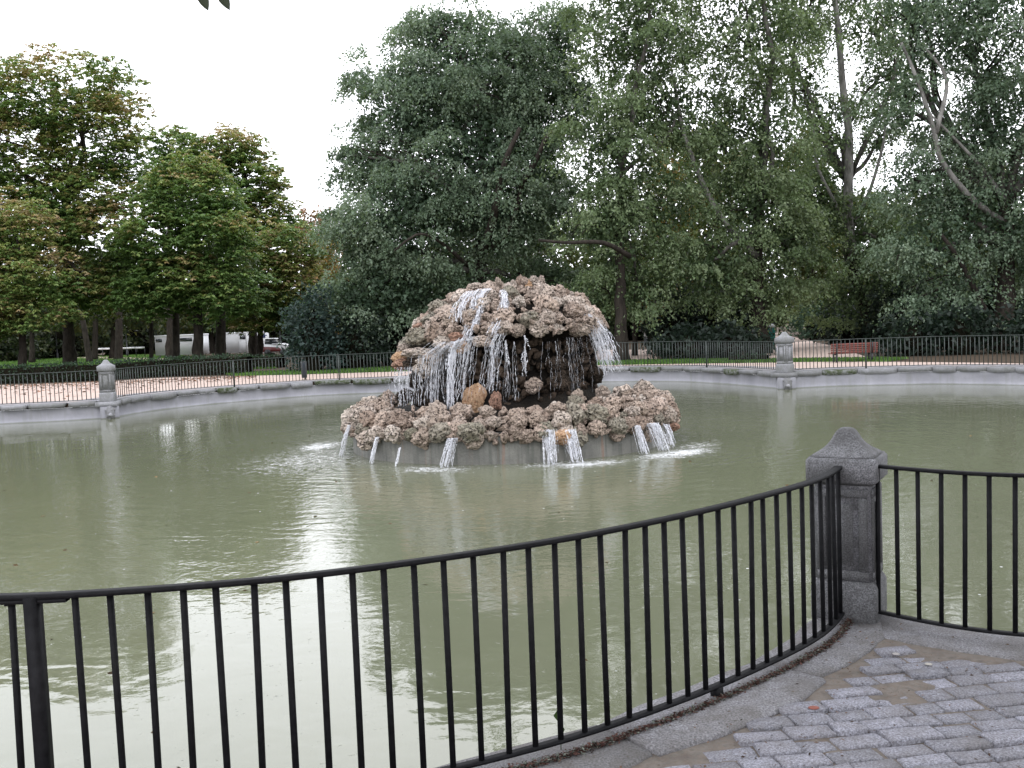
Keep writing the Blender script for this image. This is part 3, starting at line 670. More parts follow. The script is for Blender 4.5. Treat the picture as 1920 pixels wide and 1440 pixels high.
# core: cave wall, overhanging ledge, dome
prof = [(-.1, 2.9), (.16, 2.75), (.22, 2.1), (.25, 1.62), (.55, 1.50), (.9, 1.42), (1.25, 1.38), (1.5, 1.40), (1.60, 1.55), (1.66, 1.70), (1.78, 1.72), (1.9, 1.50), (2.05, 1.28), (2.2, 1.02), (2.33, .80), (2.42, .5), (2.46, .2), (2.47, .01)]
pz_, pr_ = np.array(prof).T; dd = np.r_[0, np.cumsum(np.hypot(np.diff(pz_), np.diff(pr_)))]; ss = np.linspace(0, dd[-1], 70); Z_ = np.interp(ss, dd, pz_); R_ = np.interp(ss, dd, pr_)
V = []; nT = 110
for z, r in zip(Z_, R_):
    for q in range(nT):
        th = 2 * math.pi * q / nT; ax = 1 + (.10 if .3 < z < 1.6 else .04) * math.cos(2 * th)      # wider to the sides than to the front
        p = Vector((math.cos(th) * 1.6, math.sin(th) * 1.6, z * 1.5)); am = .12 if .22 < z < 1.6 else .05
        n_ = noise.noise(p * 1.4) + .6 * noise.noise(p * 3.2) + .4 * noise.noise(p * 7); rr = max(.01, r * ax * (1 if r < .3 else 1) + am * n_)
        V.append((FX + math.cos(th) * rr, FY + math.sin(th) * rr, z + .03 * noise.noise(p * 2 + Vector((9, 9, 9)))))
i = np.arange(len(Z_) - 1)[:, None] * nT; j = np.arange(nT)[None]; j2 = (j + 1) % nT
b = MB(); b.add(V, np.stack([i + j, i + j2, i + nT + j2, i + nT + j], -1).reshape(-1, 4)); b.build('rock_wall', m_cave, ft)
shapes = []
for s_ in range(14):
    rd = (1.0, random.uniform(.7, 1.0), random.uniform(.6, 1.05)); shapes.append(rock_mesh(s_ + 1, 4, rd, .36, m_rock))
var = {}
def rock(p, size, m=m_rock, sc=(1, 1, 1), rot=None, k=None):
    k = random.randrange(14) if k is None else k; key = (k, m.name)
    if key not in var:
        me = shapes[k] if m is m_rock else shapes[k].copy()
        if m is not m_rock: me.materials[0] = m
        var[key] = me
    s_ = size; return inst('rock', var[key], p, ft, sc=(s_ * sc[0], s_ * sc[1], s_ * sc[2]), rot=rot if rot is not None else (random.uniform(-.5, .5), random.uniform(-.5, .5), random.uniform(0, 6.28)))
def polar(a, r, z): return (FX + math.cos(a) * r, FY + math.sin(a) * r, z)
nrock = 0
def ringrocks(n, r, z, size, jr=.06, jz=.04, mats=None, cond=None, a0=0):
    global nrock
    for i in range(n):
        a = a0 + 2 * math.pi * (i + random.uniform(-.25, .25)) / n
        if cond and not cond(a): continue
        m = m_rock if random.random() > .10 else (mats or m_rock_moss)
        rock(polar(a, r + random.uniform(-jr, jr), z + random.uniform(-jz, jz)), size * random.uniform(.62, 1.3), m); nrock += 1
front = lambda a: math.sin(a) < .35
ringrocks(64, 3.12, .00, .165, .05, .06, cond=front); ringrocks(54, 2.98, .17, .19, .08, .05, cond=front, a0=.1); ringrocks(40, 2.7, .29, .17, .12, .06, cond=front)
ringrocks(30, 2.95, .10, .28, cond=lambda a: not front(a))
ringrocks(34, 1.72, 1.72, .165, .05, .05, a0=.05); ringrocks(28, 1.58, 1.92, .17, .05, .05); ringrocks(23, 1.34, 2.15, .18, .07, .05); ringrocks(16, 1.0, 2.33, .18, .06, .05); ringrocks(8, .55, 2.43, .17, .08, .05)
# hand-placed rocks as in the photograph: (u, v, radius of the place on the fountain, size, material, scale)
HP = [(890, 745, 1.75, .26, m_rock_ochre, (.75, .4, 1.15)), (930, 752, 2.0, .15, m_rock_rust, (.7, .7, 1.3)), (1001, 722, 1.55, .22, m_rock, (.75, .6, .95)), (1045, 680, 1.5, .2, m_rock_wet_shade, (1, .7, 1)),
      (1047, 716, 1.5, .2, m_rock_wet_shade, (1, .7, 1)), (1048, 770, 2.7, .2, m_rock, (1, .8, .8)), (1080, 765, 2.5, .17, m_rock_moss, (.9, .9, 1.4)), (1084, 745, 2.4, .13, m_rock, (1, 1, 1.1)),
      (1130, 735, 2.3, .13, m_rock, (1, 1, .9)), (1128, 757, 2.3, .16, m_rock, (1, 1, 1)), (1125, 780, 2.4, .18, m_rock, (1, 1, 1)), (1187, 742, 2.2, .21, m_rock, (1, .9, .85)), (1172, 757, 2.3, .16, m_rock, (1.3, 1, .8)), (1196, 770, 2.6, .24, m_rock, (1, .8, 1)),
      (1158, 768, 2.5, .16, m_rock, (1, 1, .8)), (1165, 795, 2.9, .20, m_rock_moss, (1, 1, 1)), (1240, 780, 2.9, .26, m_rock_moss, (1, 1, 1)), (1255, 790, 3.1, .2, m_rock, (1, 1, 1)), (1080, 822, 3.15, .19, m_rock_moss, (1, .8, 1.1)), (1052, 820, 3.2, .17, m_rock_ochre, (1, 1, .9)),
      (1018, 813, 3.15, .15, m_rock, (1, 1, 1.1)), (1157, 815, 3.15, .14, m_rock, (1, 1, 1)), (1216, 815, 3.15, .14, m_rock, (1, 1, 1.1)), (730, 750, 2.3, .15, m_rock, (1, 1, 1.2)), (760, 742, 2.2, .18, m_rock_wet_shade, (1, 1, 1.1)), (720, 768, 2.6, .2, m_rock, (1, 1, .8)),
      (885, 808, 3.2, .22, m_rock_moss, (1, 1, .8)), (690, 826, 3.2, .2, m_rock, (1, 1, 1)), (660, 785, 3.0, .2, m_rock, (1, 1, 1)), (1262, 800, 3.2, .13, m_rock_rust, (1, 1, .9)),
      (768, 650, 1.95, .22, m_rock_moss, (1, .9, .9)), (790, 632, 1.85, .25, m_rock_moss, (1.1, .9, .8)), (792, 615, 1.75, .18, m_rock_rust, (1, .9, .7)), (812, 600, 1.6, .22, m_rock_moss, (1, .9, .9)), (838, 592, 1.5, .22, m_rock, (1, .9, 1)), (835, 608, 1.6, .19, m_rock_wet_shade, (1, .9, .9)),
      (757, 655, 2.1, .13, m_rock, (1, 1, 1)), (775, 660, 2.05, .16, m_rock, (1.3, 1, .6)), (750, 672, 2.2, .13, m_rock_ochre, (1, 1, .9)), (755, 684, 2.2, .16, m_rock_rust, (1.3, 1, .7)), (782, 682, 2.0, .22, m_rock_wet_shade, (1.1, 1, .8)), (790, 663, 1.95, .2, m_rock, (1.4, 1, .6)), (797, 684, 1.9, .24, m_rock, (1, 1, .9)), (815, 668, 1.85, .22, m_rock, (1, 1, .9)),
      (785, 715, 1.8, .2, m_rock_wet_shade, (.9, 1, 1.2)), (795, 745, 1.8, .22, m_rock_wet_shade, (1, 1, 1.2)), (835, 645, 1.85, .2, m_rock, (1.1, 1, .8)), (860, 632, 1.85, .16, m_rock_rust, (1, 1, .8)), (865, 650, 1.9, .17, m_rock_ochre, (1, 1, 1)), (905, 640, 1.85, .16, m_rock, (1.2, 1, .7)),
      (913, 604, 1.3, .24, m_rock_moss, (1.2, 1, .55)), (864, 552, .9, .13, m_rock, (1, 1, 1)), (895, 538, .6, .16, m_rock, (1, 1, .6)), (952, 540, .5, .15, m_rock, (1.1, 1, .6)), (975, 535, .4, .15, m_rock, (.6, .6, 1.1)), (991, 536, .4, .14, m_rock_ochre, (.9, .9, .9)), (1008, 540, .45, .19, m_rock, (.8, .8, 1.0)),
      (1034, 556, .8, .13, m_rock_rust, (1, 1, .9)), (1052, 568, 1.0, .14, m_rock, (1, 1, .7)), (1066, 560, 1.1, .12, m_rock, (.7, .8, 1.6)), (1080, 578, 1.3, .15, m_rock_ochre, (1, 1, .8)), (1099, 586, 1.5, .13, m_rock_rust, (1, 1, .8)), (1113, 702, 1.7, .17, m_rock_wet_shade, (1.1, .8, .9)), (1108, 725, 1.6, .14, m_rock_wet_shade, (.8, .8, 1.2))]
for (u, v, r, sz, m, sc) in HP:
    rock(cyl(u, v, r), sz, m, sc, rot=(random.uniform(-.15, .15), random.uniform(-.15, .15), random.uniform(-.5, .5)))
for (u, v, sz) in ((872, 556, .11), (880, 546, .10), (918, 534, .09), (935, 532, .10), (962, 533, .09), (984, 527, .09), (1000, 526, .11), (1014, 528, .10), (1024, 541, .08), (1046, 560, .09), (1071, 553, .08), (1088, 577, .09), (1106, 590, .08), (1120, 600, .09), (848, 580, .11), (828, 586, .09), (806, 592, .1), (780, 618, .09), (765, 636, .08)):
    rock(cyl(u, v, .5 if 870 < u < 1030 else 1.25), sz, m_rock, (.75, .75, random.uniform(.9, 1.5)), rot=(random.uniform(-.3, .3), random.uniform(-.3, .3), random.uniform(0, 3)))
print('rocks', nrock + len(HP))
# small stones filling the gaps, joined: far too many to pick apart
def rubble(n, fn, m, size, seed, name='small_stones'):
    r = random.Random(seed); b = MB(); base = []
    for s_ in range(5):
        me = rock_mesh(40 + s_, 2, (1, .7, .6), .85, m_rock); a = np.empty(len(me.vertices) * 3, np.float32); me.vertices.foreach_get('co', a); base.append((a.reshape(-1, 3), np.array([p.vertices[:] for p in me.polygons])))
    for _ in range(n):
        p = fn(r); v_, f_ = base[r.randrange(5)]; R = np.array(Matrix.Rotation(r.uniform(0, 6.3), 3, Vector((r.random(), r.random(), r.random() + .01)).normalized()))
        b.add(v_ @ R.T * size * r.uniform(.5, 1.5) + np.array(p), f_)
    return kind(b.build(name, m, ft), 'stuff')
def fr_(r):
    a = r.uniform(math.pi * .9, math.pi * 2.1); k_ = r.random()
    return polar(a, 3.2 - .55 * k_ ** 1.2 + r.uniform(-.05, .03), -.10 + .44 * k_ + r.uniform(-.05, .06))
rubble(760, fr_, m_rubble, .060, 1)
def fd(r):
    a = r.uniform(0, math.pi * 2); k_ = r.random(); z = 1.64 + .85 * k_; return polar(a, float(np.interp(z, [1.6, 1.75, 1.95, 2.1, 2.3, 2.5], [1.82, 1.86, 1.68, 1.46, 1.1, .5])) + r.uniform(-.04, .05), z)
rubble(800, fd, m_rubble, .058, 2)
def fc(r):
    a = r.uniform(math.pi, math.pi * 2); z = r.uniform(.25, 1.5); return polar(a, 1.46 + .13 * math.cos(2 * a) + r.uniform(-.03, .05) + .12 * max(0, .6 - z), z)
rubble(420, fc, m_rock_wet_shade, .075, 3)
# falling water: bundles of thin strands
def stream(pts, width, n, r0=.008, seed=0, spread=1.0, wob=.02, name='water_stream'):
    r = np.random.default_rng(seed); pts = np.array(pts); b = MB(); k = 26
    d = np.r_[0, np.cumsum(np.linalg.norm(np.diff(pts, axis=0), axis=1))]
    s = np.linspace(0, 1, k); base = np.stack([np.interp(s * d[-1], d, pts[:, i]) for i in range(3)], 1)
    for i in range(n):
        off = r.normal(0, .36) * width; o2 = r.normal(0, .03); a, e = sorted(r.uniform(0, 1, 2)); 
        if r.random() < .55: a = 0
        if r.random() < .5: e = 1
        lg = r.random() < .42
        if lg: a, e = 0, r.uniform(.8, 1)
        elif e - a > .5 and r.random() < .5: e = a + .4
        if e - a < .12: e = min(1, a + .2)
        ss = np.linspace(a, e, k); q = np.stack([np.interp(ss, s, base[:, i_]) for i_ in range(3)], 1)
        wv = np.cumsum(r.normal(0, wob * .35, k)); sp = (1 + (spread - 1) * ss)
        q = q + np.stack([off * sp + wv, o2 + 0 * wv, 0 * wv], 1); rr = r0 * r.uniform(.3, 1.3) * (np.clip(r.uniform(.25, 1.0, k), .05, 1.5) * .8 if lg else np.clip(r.uniform(-.4, 1.55, k), .05, 1.5)); rr[0] *= .3; rr[-1] *= .3
        add_tube(b, q, rr, 4, False)
    return b.build(name, m_fall, ft)
def pr(seq): return [cyl(u, v, r + (.14 if v < 642 else .05)) for u, v, r in seq]
W_ = [  # (points u,v,radius), width m, strands, strand radius, spread
 ([(885, 545, 1.12), (872, 560, 1.28), (864, 578, 1.5), (862, 605, 1.66)], .16, 34, .010, 1.1),
 ([(908, 541, .95), (897, 552, 1.12), (893, 575, 1.35), (890, 598, 1.52), (880, 618, 1.72), (868, 640, 1.92)], .22, 52, .009, .6),
 ([(944, 543, .95), (946, 560, 1.2), (943, 590, 1.5), (930, 610, 1.7), (920, 628, 1.9)], .08, 30, .009, 1.5),
 ([(845, 640, 2.0), (812, 665, 2.05), (808, 700, 2.08), (806, 760, 2.1)], .42, 90, .0052, 1.25),
 ([(864, 636, 1.98), (852, 655, 2.04), (846, 700, 2.1), (845, 784, 2.14)], .09, 40, .012, .9),
 ([(885, 630, 1.95), (877, 650, 1.99), (870, 690, 2.02), (862, 752, 2.04)], .2, 46, .0055, 1.3),
 ([(938, 625, 1.92), (930, 645, 1.96), (925, 690, 1.99), (921, 738, 2.01)], .22, 46, .0055, 1.2),
 ([(948, 638, 1.9), (951, 700, 1.93), (950, 756, 1.95)], .03, 10, .006, 1.2),
 ([(984, 628, 1.9), (985, 650, 1.93), (986, 706, 1.94)], .035, 14, .008, .6),
 ([(965, 640, 1.85), (968, 756, 1.87)], .05, 6, .004, 1), ([(1030, 640, 1.85), (1030, 750, 1.87)], .9, 9, .003, 1),
 ([(757, 688, 2.3), (752, 715, 2.36), (754, 762, 2.38)], .36, 44, .0048, 1.1),
 ([(1080, 632, 1.85), (1086, 690, 1.86), (1088, 750, 1.86)], .34, 18, .003, 1.1)]
for i_, (q, wd, n_, r0, sp) in enumerate(W_): stream(pr(q), wd, n_, r0, 10 + i_, sp)
# side spray thrown out to the right of the ledge
sp_r = [np.array([FX + 1.42 + .50 * t_, FY - .75 - .30 * t_, 1.93 + .10 * t_ - 1.20 * t_ * t_]) for t_ in np.linspace(0, 1, 12)]
stream(sp_r, .12, 70, .007, 50, 2.4, .03); stream([p + [-.12, 0, -.05] for p in sp_r], .12, 34, .005, 51, 1.8, .03)
SP = [((655, 800), (637, 836), .07, 22), ((708, 822), (696, 862), .05, 14), ((750, 842), (743, 866), .04, 9), ((848, 824), (833, 872), .10, 40), ((1028, 808), (1032, 863), .15, 46), ((1066, 808), (1080, 863), .15, 52), ((1193, 800), (1210, 850), .10, 30), ((1222, 796), (1243, 846), .24, 60), ((1250, 798), (1263, 836), .09, 22)]
for i_, ((u0, v0), (u1, v1), wd, n_) in enumerate(SP):
    a = cyl(u0, v0 - 3, 3.27); e = cyl(u1, v1, 3.46); e[2] = WZ
    q = [a * (1 - t_) + e * t_ + np.array([0, 0, 1.0]) * .10 * t_ * (1 - t_) for t_ in np.linspace(0, 1, 7)]; stream(q, wd, int(n_ * 1.4), .009, 70 + i_, 1.1, .008)
print('fountain done')

# ------------------------------------------------------------------ trees
def tube_limb(p0, p1, r0, r1, bend=.12, seed=0, n=9):
    r = np.random.default_rng(seed); t = np.linspace(0, 1, n)[:, None]; L = np.linalg.norm(p1 - p0)
    side_ = r.normal(0, 1, 3); side_[2] *= .3; q = p0 * (1 - t) + p1 * t + side_ * L * bend * np.sin(t * np.pi) * .5 + np.array([0, 0, 1]) * L * .10 * np.sin(t * np.pi)
    q[1:-1] += r.normal(0, L * .012, (n - 2, 3)); return q, np.linspace(r0, r1, n)
def leaves(mb, c, d, nrm, L, W, col):
    d = d / (np.linalg.norm(d, axis=1)[:, None] + 1e-9); s = np.cross(d, nrm); s /= np.linalg.norm(s, axis=1)[:, None] + 1e-9
    L = L[:, None]; W = W[:, None] / 2; n = len(c)
    V = np.stack([c, c + d * L * .42 + s * W, c + d * L, c + d * L * .42 - s * W], 1).reshape(-1, 3)
    mb.add(V, np.arange(4 * n).reshape(-1, 4), col)
def trileaves(mb, c, d, nrm, L, W, col):
    d = d / (np.linalg.norm(d, axis=1)[:, None] + 1e-9); s = np.cross(d, nrm); s /= np.linalg.norm(s, axis=1)[:, None] + 1e-9
    L = L[:, None]; W = W[:, None] * .62; n = len(c)
    mb.add(np.stack([c - s * W, c + s * W, c + d * L], 1).reshape(-1, 3), np.arange(3 * n).reshape(-1, 3), col)
def shell_points(r, C_, R_, n, inner=.45, lump=.22, seed=0):
    d = r.normal(0, 1, (n, 3)); d /= np.linalg.norm(d, axis=1)[:, None]
    ph = r.uniform(0, 6, (5, 3)); k = r.normal(0, 3.2, (5, 3)); lm = np.zeros(n)
    for i in range(5): lm += np.sin(d @ k[i] + ph[i, 0])
    rr = (inner + (1 - inner) * r.uniform(0, 1, n) ** .7) * (1 + lump * lm / 3); return C_ + d * R_ * rr[:, None], d, rr
def foliage(mb, style, blobs, pal, dens, seed, leafsize, warm=0.0):
    """blobs: list of (centre, radii, density factor)"""
    r = np.random.default_rng(seed); A = []; Dd = []; RR = []
    for i, (c, R, df) in enumerate(blobs):
        area = 4 * math.pi * ((R[0] * R[1]) ** 1.6 / 3 + (R[0] * R[2]) ** 1.6 / 3 + (R[1] * R[2]) ** 1.6 / 3) ** (1 / 1.6)
        n = int(area * dens * df); p, d, rr = shell_points(r, c, R, n); keep = np.ones(n, bool)
        for j, (c2, R2, _) in enumerate(blobs):
            if j != i: keep &= (((p - c2) / (R2 * .62)) ** 2).sum(1) > 1
        A.append(p[keep]); Dd.append(d[keep]); RR.append(rr[keep])
    A = np.vstack(A); Dd = np.vstack(Dd); RR = np.concatenate(RR); n = len(A); pal = np.array(pal)
    if style == 'poplar':       # hanging sprays: dense drooping clumps on the crown's skin, a thinner fill inside in the darkest tone, painting in its shade
        N = 0
        for (c0, R0, df) in blobs:
            ar = (R0[0] * R0[1] * R0[2]) ** (2 / 3) * 12.6; ns = max(5, int(ar * .74 * min(1, df + .2)))
            p, d, _ = shell_points(r, c0, R0, ns, .80, .34); p += d * r.uniform(-.3, .45, (ns, 1))
            keep = np.ones(ns, bool)
            for c2, R2, _ in blobs:
                if c2 is not c0: keep &= (((p - c2) / (R2 * .66)) ** 2).sum(1) > 1
            p, d = p[keep], d[keep]; ns = len(p); sc_ = r.uniform(.55, 1.15, ns); nst = int(dens * 3.4 * (.45 + .55 * df))
            # strands of each clump start on its upper dome and hang outwards and down
            q = r.normal(0, 1, (ns, nst, 3)); q /= np.linalg.norm(q, axis=2)[..., None]; q[..., 2] = np.abs(q[..., 2]) * 1.1 - .25; rr_ = r.uniform(.35, 1, (ns, nst, 1)) ** .6
            st = p[:, None] + q * rr_ * sc_[:, None, None] * [.85, .85, .60]; hz = q * [1, 1, 0] + d[:, None] * [.8, .8, 0]
            L = r.uniform(.35, .95, (ns, nst)) * sc_[:, None]; m = 9; t = r.uniform(0, 1, (ns, nst, m))
            pos = st[:, :, None] + hz[:, :, None] * (L[..., None] * t * .55)[..., None]; pos[..., 2] -= L[..., None] * t * t * 1.15
            pos += r.normal(0, .045, pos.shape); cc = pos.reshape(-1, 3); n_ = len(cc)
            dd_ = np.stack([r.normal(0, .5, n_), r.normal(0, .5, n_), -r.uniform(.15, 1.1, n_)], 1) + np.repeat(hz.reshape(-1, 3), m, 0) * .35; nrm = r.normal(0, .8, (n_, 3)) + [0, 0, .8]
            tone = np.repeat(r.uniform(0, 1, ns), nst * m) * .5 + np.repeat(r.uniform(0, 1, ns * nst), m) * .2 + r.uniform(0, 1, n_) * .3; ci = tone * (len(pal) - 1.001); i0 = ci.astype(int); f_ = (ci - i0)[:, None]
            col = (pal[i0] * (1 - f_) + pal[i0 + 1] * f_) * r.uniform(.75, 1.3, (n_, 1)); leaves(mb, cc, dd_, nrm, leafsize * r.uniform(.6, 1.3, n_), leafsize * r.uniform(.45, .75, n_), col); N += n_
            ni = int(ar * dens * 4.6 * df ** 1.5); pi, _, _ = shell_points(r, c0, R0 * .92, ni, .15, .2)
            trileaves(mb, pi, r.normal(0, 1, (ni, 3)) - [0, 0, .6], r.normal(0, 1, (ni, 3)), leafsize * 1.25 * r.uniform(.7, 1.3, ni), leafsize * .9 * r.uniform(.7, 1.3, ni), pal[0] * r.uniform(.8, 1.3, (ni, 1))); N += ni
        return N
    if style == 'chestnut':     # flat shelves of drooping palmate leaves
        m = 11; ang = r.uniform(0, 6.28, (n, m)); rad_ = np.sqrt(r.uniform(0, 1, (n, m))) * .80
        pos = A[:, None] + np.stack([np.cos(ang) * rad_, np.sin(ang) * rad_, -rad_ ** 2 * .55 + r.normal(0, .07, (n, m))], -1) + (Dd * [.25, .25, .1])[:, None]
        hub = pos.reshape(-1, 3); H = len(hub); rep = np.repeat(np.arange(n), m); k = 5; la = r.uniform(0, 6.28, H)[:, None] + np.arange(k)[None] * 2 * np.pi / k + r.normal(0, .15, (H, k))
        dr_ = r.uniform(.35, .95, (H, k)); d = np.stack([np.cos(la), np.sin(la), -dr_], -1).reshape(-1, 3); c = np.repeat(hub, k, 0); N = len(c)
        nrm = np.tile([0, 0, 1.0], (N, 1)) + r.normal(0, .25, (N, 3))
        hgt = np.clip((Dd[:, 2] * .5 + .5), 0, 1); big = np.sin(A[:, 0] * .9 + seed) * np.sin(A[:, 2] * 1.1 + seed * 2) * .20; w_ = np.clip(warm - .06 + .34 * (hgt - .5) + big + r.normal(0, .13, n), 0, 1)[rep] + r.normal(0, .14, H); w_ = np.clip(w_, 0, 1)
        ci = np.repeat(w_, k) * (len(pal) - 1.001); i0 = ci.astype(int); f_ = (ci - i0)[:, None]; col = (pal[i0] * (1 - f_) + pal[i0 + 1] * f_) * r.uniform(.75, 1.25, (N, 1))
        leaves(mb, c, d, nrm, leafsize * r.uniform(.75, 1.25, N), leafsize * .50 * r.uniform(.8, 1.2, N), col); return N
    m = 8; pos = (A[:, None] + r.normal(0, .18, (n, m, 3))).reshape(-1, 3); N = len(pos); d = r.normal(0, 1, (N, 3)) + np.repeat(Dd, m, 0) * .8 - [0, 0, .2]
    cl = np.repeat(r.uniform(0, 1, n), m) * .6 + r.uniform(0, 1, N) * .4; ci = cl * (len(pal) - 1.001); i0 = ci.astype(int); f_ = (ci - i0)[:, None]
    trileaves(mb, pos, d, r.normal(0, 1, (N, 3)) + [0, 0, .6], leafsize * r.uniform(.7, 1.3, N), leafsize * r.uniform(.5, .8, N), (pal[i0] * (1 - f_) + pal[i0 + 1] * f_) * r.uniform(.7, 1.3, (N, 1))); return N
total = 0
def tree(name, label, cat, u, Y, blobs_px, style, pal, dens, seed, leafsize, bark_, tr=.28, fork=None, depth=.85, warm=0., group=None, trunk_px=None, extra=(), twigs=5, dv=0):
    """blobs_px: (u, v, ru, rv, depth offset, density factor)"""
    global total
    base = base_at(u, Y); s = Y / F; blobs = []
    for b_ in blobs_px:
        du, df = (list(b_[4:]) + [0, 1])[:2] if len(b_) > 4 else (0, 1)
        if len(b_) == 5: df = 1
        ru, rv = b_[2] * s, b_[3] * s; blobs.append((P(b_[0], b_[1], Y + du), np.array([ru, (ru * .5 + rv * .5) * depth, rv]), df))
    t = thing(name, label, cat, base, group)
    top = P(*fork, Y) if fork else blobs[0][0]
    r = np.random.default_rng(seed)
    pts = [base - [0, 0, .1]] + ([P(a, b_, Y) for a, b_ in trunk_px] if trunk_px else []) + [top]
    q = catmull(np.array(pts), .5); n = len(q); rad_ = np.linspace(tr, tr * .55, n); rad_[0] *= 1.55; rad_[1:3] *= 1.15
    q[1:-1] += r.normal(0, tr * .08, (n - 2, 3)); b = MB(); add_tube(b, q, rad_, 10); b.build('trunk', bark_, t, True)
    tw = MB()
    for i, (c, R, df) in enumerate(blobs):
        if np.linalg.norm(c - top) < .5: continue
        low = base * .3 + top * .7 if c[2] < top[2] + 1 else top; st = q[min(n - 1, int(n * (.72 if c[2] < top[2] else .97)))]
        L, rr = tube_limb(st, c, tr * .5, tr * .14, .25, seed * 31 + i); b = MB(); add_tube(b, L, rr * (.8 if style == 'poplar' else 1), 7); b.build('limb', m_bark_mid if style == 'poplar' else bark_, t, True)
        for k in range(twigs):
            d = r.normal(0, 1, 3); d /= np.linalg.norm(d); a = L[r.integers(4, 9)]; L2, rr2 = tube_limb(a, c + d * R * r.uniform(.6, .95), tr * .14, .012, .3, seed * 77 + i * 9 + k, 6); add_tube(tw, L2, rr2, 4, False)
    if tw.v: kind(tw.build('twig', bark_, t, True), 'stuff')
    for e in extra:       # limbs traced from the photograph
        L = catmull(np.array([P(a, b_, Y + dd_) for a, b_, dd_ in e[0]]), .4); b = MB(); add_tube(b, L, np.linspace(e[1], e[1] * .4, len(L)), 8); b.build('limb', e[2] if len(e) > 2 else bark_, t, True)
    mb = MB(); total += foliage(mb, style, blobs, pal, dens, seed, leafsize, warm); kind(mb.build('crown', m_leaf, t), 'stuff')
    return t
GREY = [(.062, .100, .062), (.110, .160, .103), (.165, .22, .152), (.26, .31, .24)]
OLIV = [(.060, .094, .044), (.108, .158, .075), (.165, .215, .115), (.25, .30, .19)]
CHES = [(.072, .13, .038), (.125, .20, .058), (.21, .24, .08), (.29, .22, .11), (.36, .26, .17)]
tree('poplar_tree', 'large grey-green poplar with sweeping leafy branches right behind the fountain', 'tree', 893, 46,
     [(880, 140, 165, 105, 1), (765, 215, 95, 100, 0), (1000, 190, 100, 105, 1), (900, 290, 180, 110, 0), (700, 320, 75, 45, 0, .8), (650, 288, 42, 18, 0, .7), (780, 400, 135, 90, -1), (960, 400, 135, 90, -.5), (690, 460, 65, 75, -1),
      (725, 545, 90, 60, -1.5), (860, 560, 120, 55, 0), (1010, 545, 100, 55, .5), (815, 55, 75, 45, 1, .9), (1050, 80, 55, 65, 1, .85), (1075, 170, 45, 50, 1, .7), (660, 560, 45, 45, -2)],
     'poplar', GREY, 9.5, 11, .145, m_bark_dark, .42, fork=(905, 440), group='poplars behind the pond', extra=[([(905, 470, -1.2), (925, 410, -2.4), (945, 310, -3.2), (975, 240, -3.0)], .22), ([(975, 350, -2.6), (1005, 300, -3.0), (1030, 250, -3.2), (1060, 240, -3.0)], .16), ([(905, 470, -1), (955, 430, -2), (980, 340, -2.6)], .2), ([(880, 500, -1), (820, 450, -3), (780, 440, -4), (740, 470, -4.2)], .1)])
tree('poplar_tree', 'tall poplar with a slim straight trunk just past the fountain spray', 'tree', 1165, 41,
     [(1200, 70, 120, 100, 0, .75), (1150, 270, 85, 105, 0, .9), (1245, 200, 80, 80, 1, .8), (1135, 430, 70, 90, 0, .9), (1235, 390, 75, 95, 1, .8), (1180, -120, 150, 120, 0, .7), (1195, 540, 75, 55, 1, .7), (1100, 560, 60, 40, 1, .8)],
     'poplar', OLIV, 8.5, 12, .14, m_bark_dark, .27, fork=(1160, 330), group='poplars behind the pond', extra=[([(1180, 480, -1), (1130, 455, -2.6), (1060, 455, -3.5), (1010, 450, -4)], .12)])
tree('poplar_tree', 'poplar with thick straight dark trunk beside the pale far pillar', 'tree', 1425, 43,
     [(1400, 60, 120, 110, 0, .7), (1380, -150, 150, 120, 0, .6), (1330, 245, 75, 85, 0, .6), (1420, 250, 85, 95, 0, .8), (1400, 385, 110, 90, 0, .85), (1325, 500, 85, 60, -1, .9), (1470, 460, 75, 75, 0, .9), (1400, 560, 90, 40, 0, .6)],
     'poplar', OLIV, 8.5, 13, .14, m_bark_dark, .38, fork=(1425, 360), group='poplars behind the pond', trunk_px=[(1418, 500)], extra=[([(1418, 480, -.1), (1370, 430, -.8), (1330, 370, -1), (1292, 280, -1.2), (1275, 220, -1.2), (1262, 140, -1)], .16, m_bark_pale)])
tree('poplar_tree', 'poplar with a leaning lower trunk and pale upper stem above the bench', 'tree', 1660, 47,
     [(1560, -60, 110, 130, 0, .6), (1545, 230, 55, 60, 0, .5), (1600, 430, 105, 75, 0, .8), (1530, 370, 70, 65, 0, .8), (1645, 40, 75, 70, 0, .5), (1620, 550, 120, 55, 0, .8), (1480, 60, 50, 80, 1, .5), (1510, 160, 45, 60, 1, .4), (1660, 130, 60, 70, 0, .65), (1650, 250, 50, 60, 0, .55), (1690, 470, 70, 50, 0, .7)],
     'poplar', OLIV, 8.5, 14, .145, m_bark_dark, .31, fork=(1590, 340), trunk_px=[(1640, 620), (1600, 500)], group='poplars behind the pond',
     extra=[([(1600, 480, -.1), (1590, 400, -.5), (1592, 260, -1), (1580, 160, -1.2), (1572, 60, -1.2), (1560, -40, -1)], .26, m_bark_pale), ([(1597, 430, -.1), (1625, 370, -.8), (1640, 330, -1), (1660, 240, -1.2), (1640, 170, -1.2)], .1, m_bark_pale), ([(1597, 440, -.1), (1560, 370, -1), (1530, 300, -1), (1525, 200, -1)], .1, m_bark_pale)])
